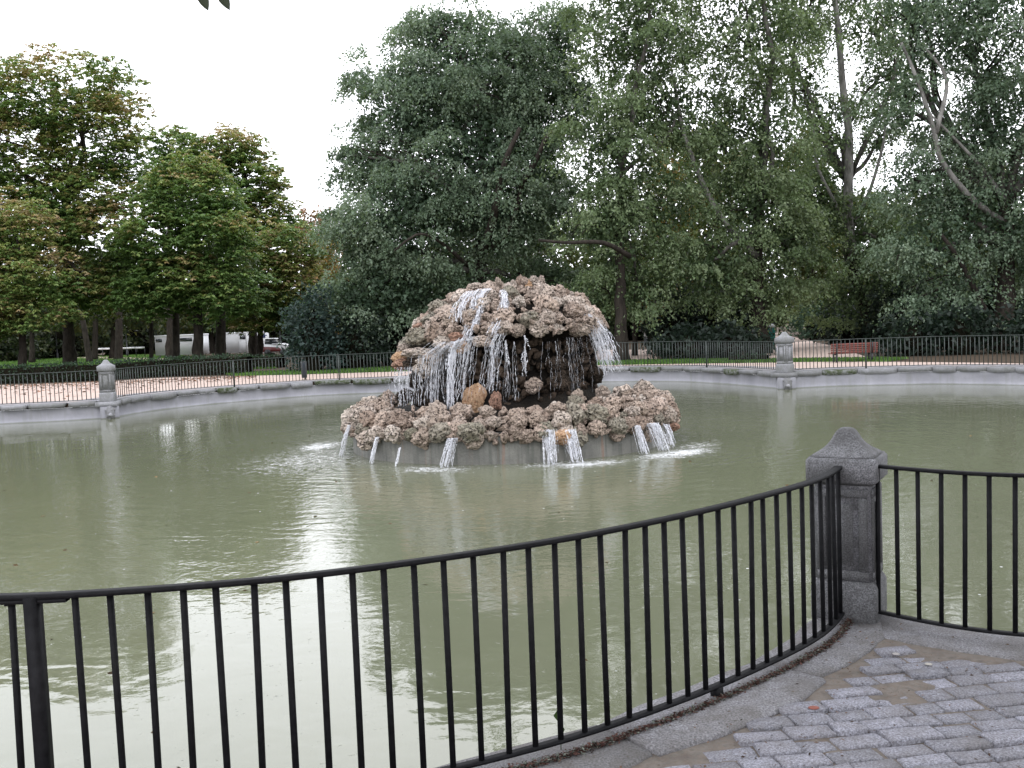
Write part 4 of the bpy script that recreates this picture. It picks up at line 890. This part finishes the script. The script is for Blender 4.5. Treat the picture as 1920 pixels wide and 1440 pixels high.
tree('poplar_tree', 'big dark poplar with forked trunk past the bench end of the railing', 'tree', 1885, 38,
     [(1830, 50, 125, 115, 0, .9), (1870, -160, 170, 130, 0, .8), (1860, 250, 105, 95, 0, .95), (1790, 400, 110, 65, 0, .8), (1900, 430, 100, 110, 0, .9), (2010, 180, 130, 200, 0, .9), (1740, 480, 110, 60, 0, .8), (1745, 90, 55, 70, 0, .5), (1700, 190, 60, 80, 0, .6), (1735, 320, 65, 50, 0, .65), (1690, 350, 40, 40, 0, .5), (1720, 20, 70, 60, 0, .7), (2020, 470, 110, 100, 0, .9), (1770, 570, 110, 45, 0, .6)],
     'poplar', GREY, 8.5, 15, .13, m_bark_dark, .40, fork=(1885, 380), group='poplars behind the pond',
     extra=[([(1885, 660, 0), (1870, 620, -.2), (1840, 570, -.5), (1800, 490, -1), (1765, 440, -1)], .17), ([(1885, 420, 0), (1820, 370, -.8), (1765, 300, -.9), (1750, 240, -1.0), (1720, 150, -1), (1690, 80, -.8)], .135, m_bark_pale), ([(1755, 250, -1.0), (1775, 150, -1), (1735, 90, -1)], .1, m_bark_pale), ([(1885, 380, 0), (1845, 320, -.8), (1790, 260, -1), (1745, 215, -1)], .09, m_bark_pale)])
print('poplars', total)
ch = 'horse chestnuts on the lawn'
tree('chestnut_tree', 'tallest rusty-topped horse chestnut with sky showing through its crown', 'tree', 130, 57,
     [(90, 175, 150, 78, 0, .8), (170, 240, 95, 90, 0, .85), (30, 270, 110, 85, 0, .8), (150, 350, 110, 60, 0), (60, 420, 110, 60, 0), (190, 430, 75, 60, -1), (130, 520, 100, 45, 0), (-70, 260, 120, 130, 0, .8), (225, 290, 38, 55, 0, .7), (190, 545, 70, 45, -1), (-80, 450, 110, 90, 0)],
     'chestnut', CHES, 2.9, 21, .235, m_bark_dark, .36, fork=(125, 380), warm=.42, group=ch)
tree('chestnut_tree', 'brown-tinted low horse chestnut overhanging the railing end of the lawn', 'tree', 42, 51,
     [(20, 430, 75, 70, 0), (50, 515, 70, 55, -1), (-50, 480, 90, 110, 0), (40, 580, 80, 32, -1), (-60, 600, 80, 40, 0)], 'chestnut', CHES, 3.2, 22, .22, m_bark_dark, .2, fork=(42, 480), warm=.50, group=ch)
tree('chestnut_tree', 'full green horse chestnut in the middle of the lawn trees', 'tree', 372, 55,
     [(345, 365, 95, 62, 0), (295, 440, 72, 62, -1), (395, 440, 78, 68, -1), (340, 515, 105, 52, -1), (285, 545, 62, 42, -1), (410, 540, 75, 50, -1), (350, 315, 55, 30, 0)], 'chestnut', CHES, 3.5, 23, .235, m_bark_dark, .3, fork=(368, 420), warm=.20, group=ch)
tree('chestnut_tree', 'yellowing horse chestnut rising behind the green one, its top against the sky', 'tree', 475, 68,
     [(425, 275, 72, 42, 0), (450, 335, 78, 62, 0), (500, 400, 45, 50, 0), (385, 285, 50, 40, 0), (450, 430, 90, 60, 0)], 'chestnut', CHES, 3.0, 24, .26, m_bark_dark, .32, fork=(470, 400), warm=.38, group=ch)
tree('chestnut_tree', 'small grey-green treetop peeping up behind the chestnuts', 'tree', 318, 80, [(318, 262, 38, 32, 0, .7), (330, 330, 60, 60, 0)], 'chestnut', CHES, 2.6, 25, .3, m_bark_dark, .3, fork=(318, 330), warm=.25, group=ch)
tree('chestnut_tree', 'golden horse chestnut low beside the dark evergreen shrub', 'tree', 487, 64,
     [(535, 455, 58, 42, 0), (485, 500, 70, 52, 0), (540, 545, 58, 50, 0), (470, 575, 70, 42, 0), (545, 500, 50, 40, 0)], 'chestnut', CHES, 3.3, 26, .25, m_bark_dark, .2, fork=(490, 500), warm=.43, group=ch)
YEL = [(.07, .10, .025), (.14, .15, .04), (.24, .17, .05), (.26, .12, .055)]
RED = [(.12, .10, .04), (.20, .13, .07), (.26, .14, .09), (.24, .15, .12)]
tree('autumn_tree', 'distant reddish-brown autumn tree in the gap between chestnuts and poplar', 'tree', 590, 105, [(590, 425, 50, 30, 0, .7), (585, 480, 55, 50, 0), (600, 545, 45, 50, 0)], 'bush', RED, 3.2, 27, .36, m_bark_dark, .25, fork=(590, 470))
tree('autumn_tree', 'yellow-green tree low in the gap next to the poplar', 'tree', 622, 80, [(618, 470, 28, 45, 0), (612, 540, 38, 50, 0), (630, 600, 28, 45, 0)], 'bush', YEL, 4, 28, .3, m_bark_dark, .2, fork=(618, 520))
# background trees behind the poplars
bgt = 'autumn trees behind the poplars'
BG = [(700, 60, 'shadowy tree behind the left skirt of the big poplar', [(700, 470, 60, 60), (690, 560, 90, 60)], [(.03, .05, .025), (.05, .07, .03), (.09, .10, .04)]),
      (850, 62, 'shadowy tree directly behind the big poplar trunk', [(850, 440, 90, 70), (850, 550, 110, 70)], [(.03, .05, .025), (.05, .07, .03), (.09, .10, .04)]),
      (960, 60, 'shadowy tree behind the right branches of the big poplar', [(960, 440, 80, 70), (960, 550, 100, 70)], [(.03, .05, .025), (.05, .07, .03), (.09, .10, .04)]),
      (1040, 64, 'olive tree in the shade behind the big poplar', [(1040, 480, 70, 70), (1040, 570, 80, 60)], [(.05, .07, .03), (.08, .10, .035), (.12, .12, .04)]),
      (1255, 70, 'orange-tinged tree seen through the slim poplar', [(1265, 300, 45, 50), (1270, 390, 70, 65), (1240, 480, 70, 60), (1270, 560, 80, 50)], YEL),
      (1345, 66, 'golden-green tree behind the thick dark poplar trunk', [(1340, 280, 45, 55), (1350, 380, 60, 65), (1430, 330, 60, 60), (1350, 480, 80, 60), (1340, 560, 80, 50)], [(.05, .07, .03), (.09, .11, .035), (.16, .14, .04)]),
      (1520, 66, 'dark olive tree between the two leaning poplars', [(1520, 290, 50, 45), (1600, 400, 60, 50), (1520, 370, 55, 60), (1520, 470, 80, 65), (1540, 560, 70, 45)], [(.05, .07, .03), (.09, .11, .035), (.13, .12, .04)]),
      (1700, 68, 'leafy tree whose top closes the sky gap above the bench', [(1700, 430, 70, 60), (1690, 530, 90, 60), (1750, 570, 80, 50)], [(.04, .06, .028), (.07, .09, .035), (.14, .13, .04)]),
      (1830, 62, 'green tree behind the forked dark poplar', [(1840, 350, 60, 60), (1830, 440, 80, 60), (1760, 400, 50, 50), (1820, 530, 100, 60), (1930, 500, 90, 80)], [(.035, .055, .028), (.06, .08, .035), (.11, .11, .04)]),
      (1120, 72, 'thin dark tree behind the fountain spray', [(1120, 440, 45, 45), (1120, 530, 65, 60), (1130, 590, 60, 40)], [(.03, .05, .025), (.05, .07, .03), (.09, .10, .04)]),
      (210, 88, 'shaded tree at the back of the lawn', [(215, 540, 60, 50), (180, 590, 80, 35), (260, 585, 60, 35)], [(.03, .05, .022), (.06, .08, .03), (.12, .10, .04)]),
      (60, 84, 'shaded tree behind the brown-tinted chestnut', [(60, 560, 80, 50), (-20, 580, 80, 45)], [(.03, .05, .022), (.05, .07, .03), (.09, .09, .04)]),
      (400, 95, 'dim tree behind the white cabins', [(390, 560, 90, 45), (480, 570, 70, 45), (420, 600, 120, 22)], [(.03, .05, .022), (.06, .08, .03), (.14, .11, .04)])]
for i_, (u, Y, lab, bl, pal) in enumerate(BG): tree('background_tree', lab, 'tree', u, Y, bl, 'bush', pal, 2.9, 40 + i_, .36, m_bark_dark, .22, twigs=3, group=bgt)
# bare trunks seen under the chestnut crowns
for i_, (u, Y, r_, u2, lab) in enumerate([(222, 84, .34, 222, 'thick straight dark trunk standing alone at the back of the lawn'), (168, 78, .24, 140, 'dark trunk leaning toward the tallest chestnut'), (177, 86, .26, 179, 'upright dark trunk beside the leaning one'), (283, 58, .13, 282, 'thin dark trunk near the first white cabin'),
                                        (330, 57, .22, 327, 'grey trunk crossing the first white cabin'), (412, 60, .33, 414, 'thick dark trunk between the white cabins'), (1190, 46, .13, 1188, 'thin dark trunk beside the slim poplar'), (1218, 52, .07, 1219, 'very thin pale stem on the far sand path')]):
    b0 = base_at(u, Y); t = thing('tree', lab, 'tree', b0, 'trunks under the canopy'); tp = P(u2, 520, Y); q = catmull(np.array([b0 - [0, 0, .1], b0 * .65 + tp * .35 + [.04, 0, 0], tp]), .4); b = MB(); rad_ = np.linspace(r_, r_ * .7, len(q)); rad_[0] *= 1.4; add_tube(b, q, rad_, 9); b.build('trunk', m_bark_dark, t, True)
    mb = MB(); foliage(mb, 'bush', [(P(u2, 500, Y), np.array([2.2, 2.0, 1.6]), 1)], [(.03, .05, .022), (.07, .09, .03)], 2.5, 300 + i_, .28); kind(mb.build('crown', m_leaf, t), 'stuff')
print('trees', total)

# ------------------------------------------------------------------ shrubs, hedges, far woods
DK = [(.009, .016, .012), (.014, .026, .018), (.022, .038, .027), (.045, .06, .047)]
def shrub(label, u, Y, w_, h_, pal, seed, dens=7, ls=.16, name='shrub', cat='shrub', group=None, bl=None):
    c = base_at(u, Y); t = thing(name, label, cat, c, group); b = MB(); add_lathe(b, [(-.05, w_ * .18), (h_ * .35, w_ * .24), (h_ * .6, w_ * .16), (h_ * .72, w_ * .05), (h_ * .74, .01)], 10, tuple(c)); b.build('light_block_core', m_core, t)  # unseen solid core added inside the leaves to block light
    B = bl or [((0, 0, .42), (.5, .45, .42)), ((-.22, 0, .6), (.28, .3, .3)), ((.2, -.05, .66), (.27, .3, .3)), ((.02, 0, .82), (.2, .22, .2)), ((-.3, 0, .25), (.26, .3, .25)), ((.32, 0, .22), (.25, .3, .22))]
    mb = MB(); foliage(mb, 'bush', [(c + np.array(p) * [w_, w_, h_], np.array(R) * [w_, w_, h_], 1) for p, R in B], pal, dens * 1.1, seed, ls * 1.08); kind(mb.build('foliage', m_leaf, t), 'stuff'); return t
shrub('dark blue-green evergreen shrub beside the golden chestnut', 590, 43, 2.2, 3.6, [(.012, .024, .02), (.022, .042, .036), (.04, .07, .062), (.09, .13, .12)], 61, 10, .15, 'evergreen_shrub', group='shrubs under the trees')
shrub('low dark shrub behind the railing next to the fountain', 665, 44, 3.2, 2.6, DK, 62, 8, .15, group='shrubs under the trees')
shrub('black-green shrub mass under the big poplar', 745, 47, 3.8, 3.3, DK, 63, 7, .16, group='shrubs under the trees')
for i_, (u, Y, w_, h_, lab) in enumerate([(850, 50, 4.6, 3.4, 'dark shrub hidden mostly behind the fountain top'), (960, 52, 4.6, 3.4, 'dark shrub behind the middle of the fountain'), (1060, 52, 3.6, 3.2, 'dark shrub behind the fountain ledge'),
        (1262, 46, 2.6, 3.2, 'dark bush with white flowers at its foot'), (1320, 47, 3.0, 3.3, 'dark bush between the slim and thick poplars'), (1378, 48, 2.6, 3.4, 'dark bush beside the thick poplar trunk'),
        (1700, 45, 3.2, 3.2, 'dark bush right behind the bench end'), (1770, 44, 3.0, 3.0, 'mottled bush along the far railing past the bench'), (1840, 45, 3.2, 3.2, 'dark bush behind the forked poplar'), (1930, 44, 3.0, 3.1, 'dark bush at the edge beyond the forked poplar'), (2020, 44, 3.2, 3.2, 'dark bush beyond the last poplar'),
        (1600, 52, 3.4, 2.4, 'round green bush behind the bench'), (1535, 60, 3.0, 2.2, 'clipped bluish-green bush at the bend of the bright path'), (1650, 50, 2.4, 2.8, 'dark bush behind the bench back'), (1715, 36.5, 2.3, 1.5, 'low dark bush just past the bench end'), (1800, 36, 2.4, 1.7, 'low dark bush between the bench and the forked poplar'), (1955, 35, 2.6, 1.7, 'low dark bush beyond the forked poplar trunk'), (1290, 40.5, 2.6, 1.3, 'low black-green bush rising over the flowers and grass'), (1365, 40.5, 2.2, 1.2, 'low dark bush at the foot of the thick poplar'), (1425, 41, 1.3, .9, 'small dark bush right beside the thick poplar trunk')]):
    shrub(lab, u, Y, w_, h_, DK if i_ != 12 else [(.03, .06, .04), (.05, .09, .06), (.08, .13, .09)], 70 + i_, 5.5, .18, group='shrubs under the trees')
for i_, (u, Y, w_, h_, lab) in enumerate([(-60, 96, 14, 6, 'dark bushes closing the view behind the brown chestnut'), (120, 104, 14, 6, 'dark bushes behind the lamp post'), (260, 108, 13, 6, 'dark bushes behind the white rail'), (400, 112, 14, 6.5, 'dark bushes behind the white cabins'), (520, 100, 10, 6, 'dark bushes behind the parked car'),
        (1010, 78, 11, 6, 'dark thicket far behind the fountain'), (1170, 80, 9, 6, 'dark thicket behind the slim poplar trunk'), (1300, 78, 11, 6.5, 'dark thicket behind the flower bushes'), (1395, 76, 6, 6, 'dark thicket by the near end of the bright path'), (1640, 80, 9, 6, 'dark thicket beyond the bench'), (1760, 76, 10, 6, 'dark thicket past the bench'), (1890, 74, 10, 6.5, 'dark thicket behind the last poplar')]):
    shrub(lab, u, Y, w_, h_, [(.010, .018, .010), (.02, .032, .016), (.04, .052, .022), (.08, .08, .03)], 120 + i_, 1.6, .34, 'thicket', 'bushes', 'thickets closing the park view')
# low clipped hedge behind the sand path
def hedge(label, line, h0, h1, wdt, seed):
    q = resample(catmull(np.array([GT(u, v)[:2] for u, v in line])), .3); k = len(q); hh = np.linspace(h0, h1, k); c0 = (*q[0], float(tz(*q[0]))); t = thing('low_hedge', label, 'hedge', c0)
    nn = normals(q); V = []
    for i_ in range(k):
        z = float(tz(*q[i_])); a, b_ = q[i_] + nn[i_] * wdt * .42, q[i_] - nn[i_] * wdt * .42; V += [(*a, z - .05), (*a, z + hh[i_] * .88), (*b_, z + hh[i_] * .88), (*b_, z - .05)]
    i = np.arange(k - 1)[:, None] * 4; j = np.arange(3)[None]; b = MB(); b.add(V, np.stack([i + j, i + j + 1, i + 4 + j + 1, i + 4 + j], -1).reshape(-1, 4)); b.build('light_block_core', m_core, t)  # inner core likewise added to keep light from passing through
    n = int(k * 60 * max(h0, h1) * 2.2); r = np.random.default_rng(seed); ii = r.integers(0, k - 1, n); f_ = r.uniform(0, 1, n); fa = r.integers(0, 3, n)
    p2 = q[ii] + (q[ii + 1] - q[ii]) * f_[:, None]; off = np.where(fa == 0, wdt / 2, np.where(fa == 1, -wdt / 2, r.uniform(-.5, .5, n) * wdt)); hz_ = np.where(fa == 2, hh[ii], hh[ii] * r.uniform(.02, 1, n)) * (1 + r.normal(0, .05, n))
    pos = np.column_stack([p2 + nn[ii] * (off + r.normal(0, .03, n))[:, None], tz(p2[:, 0], p2[:, 1]) + hz_]); mb = MB(); g = r.uniform(.4, 1.8, (n, 1))
    leaves(mb, pos, r.normal(0, 1, (n, 3)), r.normal(0, 1, (n, 3)), .10 * r.uniform(.7, 1.4, n), .06 * r.uniform(.7, 1.3, n), np.array([.022, .045, .024]) * g); kind(mb.build('foliage', m_leaf, t), 'stuff')
hedge('long low dark hedge between the leafy sand and the lawn', [(-260, 722), (-100, 721), (0, 718), (100, 715), (200, 711), (300, 704.5), (380, 702), (470, 699)], .62, .80, .8, 401)
hedge('dark hedge in front of the white cabins', [(300, 694), (380, 692), (460, 690), (530, 688)], .5, .6, 1.0, 402)
hedge('brownish low hedge edging the lawn under the bench trees', [(1370, 676.5), (1440, 675.5)], .2, .22, .5, 403)
# far woods all round
r = np.random.default_rng(500); n = 52000; a = r.uniform(0, 2 * np.pi, n); rad_ = r.uniform(135, 175, n); top_ = 10.5 + 2.6 * np.sin(a * 23) + 2.2 * np.sin(a * 57 + 1) + 1.4 * np.sin(a * 131)
z = r.uniform(0, 1, n) ** .8 * top_ - .6; c = np.column_stack([np.cos(a) * rad_, 17 + np.sin(a) * rad_, z]); pal = np.array([(.03, .045, .02), (.05, .07, .03), (.09, .10, .04), (.16, .12, .06)]); ci = np.clip(.5 + .3 * np.sin(a * 37) + r.normal(0, .15, n), 0, .999) * 3; i0 = ci.astype(int)
mb = MB(); trileaves(mb, c, r.normal(0, 1, (n, 3)), r.normal(0, 1, (n, 3)), 1.5 * r.uniform(.6, 1.4, n), 1.0 * r.uniform(.6, 1.4, n), pal[i0] * r.uniform(.6, 1.4, (n, 1)))
tag(kind(mb.build('woods', m_leaf), 'stuff'), 'distant wood closing the park on every side', 'woods')
# fallen leaves on the sand
n = 1900; u_ = rng.uniform(-120, 480, n); v_ = np.interp(u_, [-120, 0, 200, 480], [724, 722, 715, 704]) + np.abs(rng.normal(0, 1, n)) ** 1.3 * np.interp(u_, [-120, 100, 480], [7.5, 6.5, 2.5]); q = np.array([G(a, b_, -.002) for a, b_ in zip(u_, v_)])
q = q[[(np.linalg.norm(OUT - p[:2], axis=1).min() > .3) and (np.linalg.norm(p[:2] - CEN) > np.interp(math.atan2(*(p[:2] - CEN)[::-1]), np.sort(oa), rn[np.argsort(oa), 0])) for p in q]]
tag(debris('fallen_leaves', q, .12, lambda r, n: np.array([.19, .095, .055]) * r.uniform(.4, 1.4, (n, 1)), m_leaf_dry, 8, .6), 'brown fallen leaves lying on the pale sand along the hedge', 'leaves')
# white flowers under the bushes
for (u0, u1, v0, v1, n, lab) in ((1245, 1300, 655, 674, 60, 'scattered white flowers in front of the dark bush with grass below'), (1325, 1400, 655, 676, 70, 'white flowers in the dark bed beside the thick poplar')):
    q = np.array([P(rng.uniform(u0, u1), rng.uniform(v0, v1) ** 1.0, 43.5) for _ in range(n)]); tag(debris('white_flowers', q, .09, lambda r, n: np.full((n, 3), .7) * r.uniform(.7, 1.1, (n, 1)), m_leaf_dry, 9, .9), lab, 'flowers')
n = 900; q = np.array([GT(rng.uniform(84, 150), 664 + rng.normal(0, 1.6)) + [0, 0, rng.uniform(0, .35)] for _ in range(n)])
tag(debris('red_flowers', q, .3, lambda r, n: np.where(r.uniform(0, 1, (n, 1)) < .75, [[.30, .05, .03]], [[.6, .45, .4]]), m_leaf_dry, 12, .7), 'red and pale flower bed around the distant lamp post', 'flowers')

# ------------------------------------------------------------------ park furniture
m_slat = mat('red_slat', (.16, .045, .035), .6); m_white = mat('white_panel', (.72, .73, .75), .45); m_grey = mat('grey_panel', (.42, .42, .43), .6); m_blue = mat('blue_print', (.05, .08, .22), .5); m_darkm = mat('dark_metal', (.02, .022, .025), .5); m_glass = mat('dark_glass', (.02, .025, .03), .1); m_teal = mat('teal_plastic', (.02, .22, .20), .5); m_red = mat('red_paint', (.12, .02, .02), .45); m_binm = mat('blue_grey_metal', (.03, .04, .05), .5); m_lampg = mat('lamp_glass', (.45, .45, .45), .3)
Y = 33.5; c = base_at(1602, Y); c[2] += .0; sc = Y / F; Wd = 88 * sc
t = thing('park_bench', 'red slatted park bench standing on the grass edge across the pond', 'bench', c)
for i_ in range(5):
    b = MB(); add_box(b, (0, 0, 0), (Wd, .022, .050), rx=-.15); b.build('slat', m_slat, t).location = Vector((0, .0 - .012 * i_, .34 + .066 * i_)); 
for i_ in range(4):
    b = MB(); add_box(b, (0, 0, 0), (Wd, .055, .022)); b.build('slat', m_slat, t).location = Vector((0, .06 + .075 * i_, .29))
for s_ in (-.38, .38):
    b = MB(); add_box(b, (0, .0, .14), (.05, .05, .28)); add_box(b, (0, .30, .13), (.05, .05, .26)); add_box(b, (0, .16, .262), (.05, .34, .03)); add_box(b, (0, -.045, .46), (.04, .03, .38), rx=.15); b.build('leg', m_darkm, t).location = Vector((s_ * Wd, 0, 0))
c = base_at(571, 36.3); t = thing('litter_bin', 'dark cylindrical litter bin on the grass strip behind the railing', 'bin', c)
b = MB(); add_lathe(b, [(.06, .001), (.06, .10), (.60, .115), (.62, .12), (.62, .10), (.3, .09)], 14); b.build('body', m_binm, t).location = (0, 0, 0)
b = MB(); add_lathe(b, [(.62, .125), (.65, .125), (.65, .10)], 14); b.build('rim', m_darkm, t).location = (0, 0, 0)
b = MB(); add_box(b, (0, .10, .33), (.04, .04, .68)); b.build('post', m_darkm, t).location = (0, 0, 0)
def lamp(u, vtop, Y, label):
    c = base_at(u, Y); h = P(u, vtop, Y)[2] - c[2]; t = thing('street_lamp', label, 'lamp', c, 'park lamps')
    def pt(nm, pf, m, n=8): b = MB(); add_lathe(b, pf, n); b.build(nm, m, t).location = (0, 0, 0)
    pt('post', [(0, .14), (.5, .12), (.55, .07), (h - .55, .045), (h - .5, .09)], m_darkm); pt('lantern', [(h - .5, .09), (h - .15, .17), (h - .14, .17)], m_lampg, 6); pt('lamp_cap', [(h - .14, .20), (h - .06, .09), (h, .02), (h, .001)], m_darkm, 6)
lamp(108, 603, 100, 'old-style lamp post with pale lantern on the lawn edge'); lamp(239, 604, 98, 'slim grey lamp post between the dark trunks'); lamp(1211, 618, 60, 'grey lamp post on the far sand path by the fountain'); lamp(527, 598, 80, 'thin lamp post above the parked car')
# white rail
a, e = base_at(178, 97), base_at(272, 92); t = thing('white_barrier', 'low white rail at the back of the lawn', 'barrier', a); pts = [a * (1 - f_) + e * f_ for f_ in np.linspace(0, 1, 7)]
b = MB(); 
for i_ in range(6): 
    pass
    m_ = (pts[i_] + pts[i_ + 1]) / 2; d = pts[i_ + 1] - pts[i_]; add_box(b, (m_[0], m_[1], m_[2] + .80), (np.linalg.norm(d) * .97, .05, .16), math.atan2(d[1], d[0]))
b.build('rail', m_white, t)
for p in pts: b = MB(); add_box(b, (p[0], p[1], p[2] + .36), (.05, .05, .72)); b.build('post', m_darkm, t)
# portable cabins
def cabin(label, u0, uc, u1, vt, Y, dy, win, logo, uo=0):
    """side from u0 to the corner uc, end wall from uc to u1"""
    A, B_, D_ = base_at(u0, Y + dy), base_at(uc, Y), base_at(u1, Y + 1.2); h = P(uc, vt, Y)[2] - B_[2]; t = thing('portable_cabin', label, 'cabin', B_, 'white portable cabins'); E_ = A + D_ - B_
    ring = [A, B_, D_, E_]; V = [p + [0, 0, .12] for p in ring] + [p + [0, 0, h - .12] for p in ring]; b = MB(); b.add(V, BOXF); b.build('body', m_grey if win else m_white, t)
    ctr = sum(ring) / 4; b = MB(); V = [ctr + (p - ctr) * 1.02 + [0, 0, h - .118] for p in ring] + [ctr + (p - ctr) * 1.01 + [0, 0, h] for p in ring]; b.add(V, BOXF); b.build('roof', m_white, t)
    def onwall(nm, P0, P1, s0, s1, z0, z1, m, pr_=.015):
        d = P1 - P0; nrm = np.array([d[1], -d[0], 0]); nrm /= np.linalg.norm(nrm); q0, q1 = P0 + d * s0 + nrm * pr_, P0 + d * s1 + nrm * pr_; b = MB()
        V = [q0 + [0, 0, z0], q1 + [0, 0, z0], q1 - nrm * .04 + [0, 0, z0], q0 - nrm * .04 + [0, 0, z0], q0 + [0, 0, z1], q1 + [0, 0, z1], q1 - nrm * .04 + [0, 0, z1], q0 - nrm * .04 + [0, 0, z1]]; b.add(V, BOXF); return b.build(nm, m, t)
    for w_ in win: onwall('window', A, B_, *w_, h * .68, h * .84, m_glass, .02)
    onwall('end_panel', B_, D_, .02, .98, .14, h - .14, m_white, .01); onwall('corner_post', A, B_, .965, .998, .12, h - .1, m_white, .03)
    if logo:
        onwall('logo', B_, D_, .35, .72, h * .70, h * .90, m_blue, .02); onwall('logo_bar', B_, D_, .22, .85, h * .79, h * .82, m_blue, .025)
    for s_ in (.1, .9): onwall('jack', A, B_, s_ - .02, s_ + .02, -.02, .14, m_darkm, -.05)
    return t, A, B_, D_, h, onwall
t, A, B_, D_, h, ow = cabin('long white portable cabin partly hidden by tree trunks', 292, 370, 393, 626, 84, 3, [(.03, .18), (.62, .9)], False)
t, A, B_, D_, h, ow = cabin('second white portable cabin with grey door in its side', 425, 466, 473, 622, 82, 2.5, [(.66, .9)], True); ow('door', A, B_, .62, .94, .16, h * .66, m_grey, .03)
t, A, B_, D_, h, ow = cabin('narrow white portable cabin with blue emblem beside the parked car', 476, 480, 506, 621, 79, .5, [], True); ow('door', B_, D_, .04, .22, .2, h * .8, m_glass, .02)
# small red and white car nose
c = base_at(520, 74); t = thing('parked_car', 'small red and white car parked behind the hedge by the cabins', 'car', c)
def prism(nm, prof, y0, y1, m):
    n = len(prof); V = [(x, y0, z) for x, z in prof] + [(x, y1, z) for x, z in prof]; b = MB(); b.add(V, [tuple(range(n)), tuple(range(2 * n - 1, n - 1, -1))] + [(i_, i_ + n, (i_ + 1) % n + n, (i_ + 1) % n) for i_ in range(n)]); o = b.build(nm, m, t); o.location = (0, 0, 0); return o
prism('body', [(-.95, .22), (.98, .22), (1.05, .45), (.98, .66), (.42, .80), (-.95, .84)], -.65, .65, m_white); prism('side_panel', [(-.93, .30), (.60, .30), (.30, .62), (-.93, .70)], -.672, .672, m_red)
prism('bonnet', [(-.2, .83), (.42, .815), (.99, .67), (1.07, .44), (1.12, .44), (1.03, .72), (.44, .88), (-.2, .90)], -.67, .67, m_white)
prism('windscreen', [(-.75, .86), (.15, .86), (-.05, 1.22), (-.70, 1.24)], -.56, .56, m_glass); prism('roof', [(-.80, 1.24), (.02, 1.22), (-.02, 1.29), (-.76, 1.30)], -.60, .60, m_white)
for x_ in (-.55, .62):
    for y_ in (-.62, .62): b = MB(); add_tube(b, [(x_, y_ - .07, .24), (x_, y_ + .07, .24)], .25, 14); b.build('wheel', m_darkm, t).location = (0, 0, 0)
b = MB(); add_box(b, (1.05, -.4, .60), (.06, .22, .12)); b.build('headlight', m_lampg, t).location = (0, 0, 0)
c = base_at(1446, 48); t = thing('recycling_bin', 'teal container glimpsed behind the pale pillar on the bright path', 'bin', c)
b = MB(); add_sqlathe(b, [(0, .14), (.05, .17), (.95, .18), (1.0, .16)], .15); b.build('body', m_teal, t).location = (0, 0, 0)
b = MB(); add_sqlathe(b, [(1.0, .19), (1.08, .18), (1.17, .1), (1.18, .02)], .2); b.build('lid', m_white, t).location = (0, 0, 0)

# ------------------------------------------------------------------ tree standing behind the camera's side, its twig reaching into view
Yl = 3.6; t = thing('overhanging_tree', 'tree overhanging the paving, showing only a twig tip with two dark leaves in the sky', 'tree', (4.6, -3.2, 0))
b = MB(); add_tube(b, catmull([(4.6, -3.2, -.1), (4.4, -3.1, 2.5), (4.0, -2.6, 5.2), (3.6, -1.8, 7)], .4), .28, 10); b.build('trunk', m_bark_dark, t, True)
a0 = P(330, -60, Yl)
for e in ([(4.0, -2.6, 5.0), (2.2, -.5, 6.4), (.6, 1.5, 6.0), (-.6, 2.9, 4.6), tuple(a0)], [(3.9, -2.4, 5.5), (5.5, .5, 7.0), (6.5, 2.5, 7.2)], [(3.8, -2.2, 6), (3, 1, 7.6), (2.5, 3.2, 7.4)]):
    L = catmull(np.array(e), .3); b = MB(); add_tube(b, L, np.linspace(.11, .006, len(L)), 7); b.build('limb', m_bark_dark, t, True)
mb = MB(); foliage(mb, 'chestnut', [(np.array(c_), np.array(r_), 1) for c_, r_ in (((3.2, .2, 7.6), (3.6, 3.2, 1.5)), ((6.6, 1.2, 7.6), (3.0, 3.2, 1.5)), ((3.0, 3.4, 7.6), (2.8, 2.2, 1.2)), ((.4, -.5, 7.4), (2.4, 2.6, 1.4)), ((5.2, -4.2, 7.6), (4, 3.2, 1.7)))], CHES, 1.9, 777, .2, .3); kind(mb.build('crown', m_leaf, t), 'stuff')
b = MB(); add_tube(b, [a0, P(370, -40, Yl), P(405, -34, Yl), P(450, -38, Yl)], [.006, .004, .003, .002], 5); b.build('twig', m_bark_dark, t)
for (ux, vy, tu, tv, w_) in ((368, -34, 391, 20, .021), (404, -34, 431, 19, .021)):
    A_, T_ = P(ux, vy, Yl), P(tu, tv, Yl); d = T_ - A_; L = np.linalg.norm(d); d /= L; sd2 = np.cross(d, [0, 1, 0]); V = []; n = 9
    for i_ in range(n):
        f_ = i_ / (n - 1); ww = w_ * math.sin(math.pi * min(1, f_ * .93 + .05)) ** .8; cc = A_ + d * L * f_; V += [cc - sd2 * ww + [0, -.006, 0], cc + [0, .003, 0], cc + sd2 * ww + [0, -.006, 0]]
    Q = [(i_ * 3 + j_, i_ * 3 + j_ + 1, i_ * 3 + j_ + 4, i_ * 3 + j_ + 3) for i_ in range(n - 1) for j_ in range(2)]; b = MB(); b.add(V, Q, (.03, .04, .025)); b.build('leaf', m_leaf, t)
print('tris approx', sum(sum(p.loop_total - 2 for p in m.polygons) if len(m.polygons) < 5000 else len(m.polygons) * 2 for m in bpy.data.meshes), 'leaves', total)
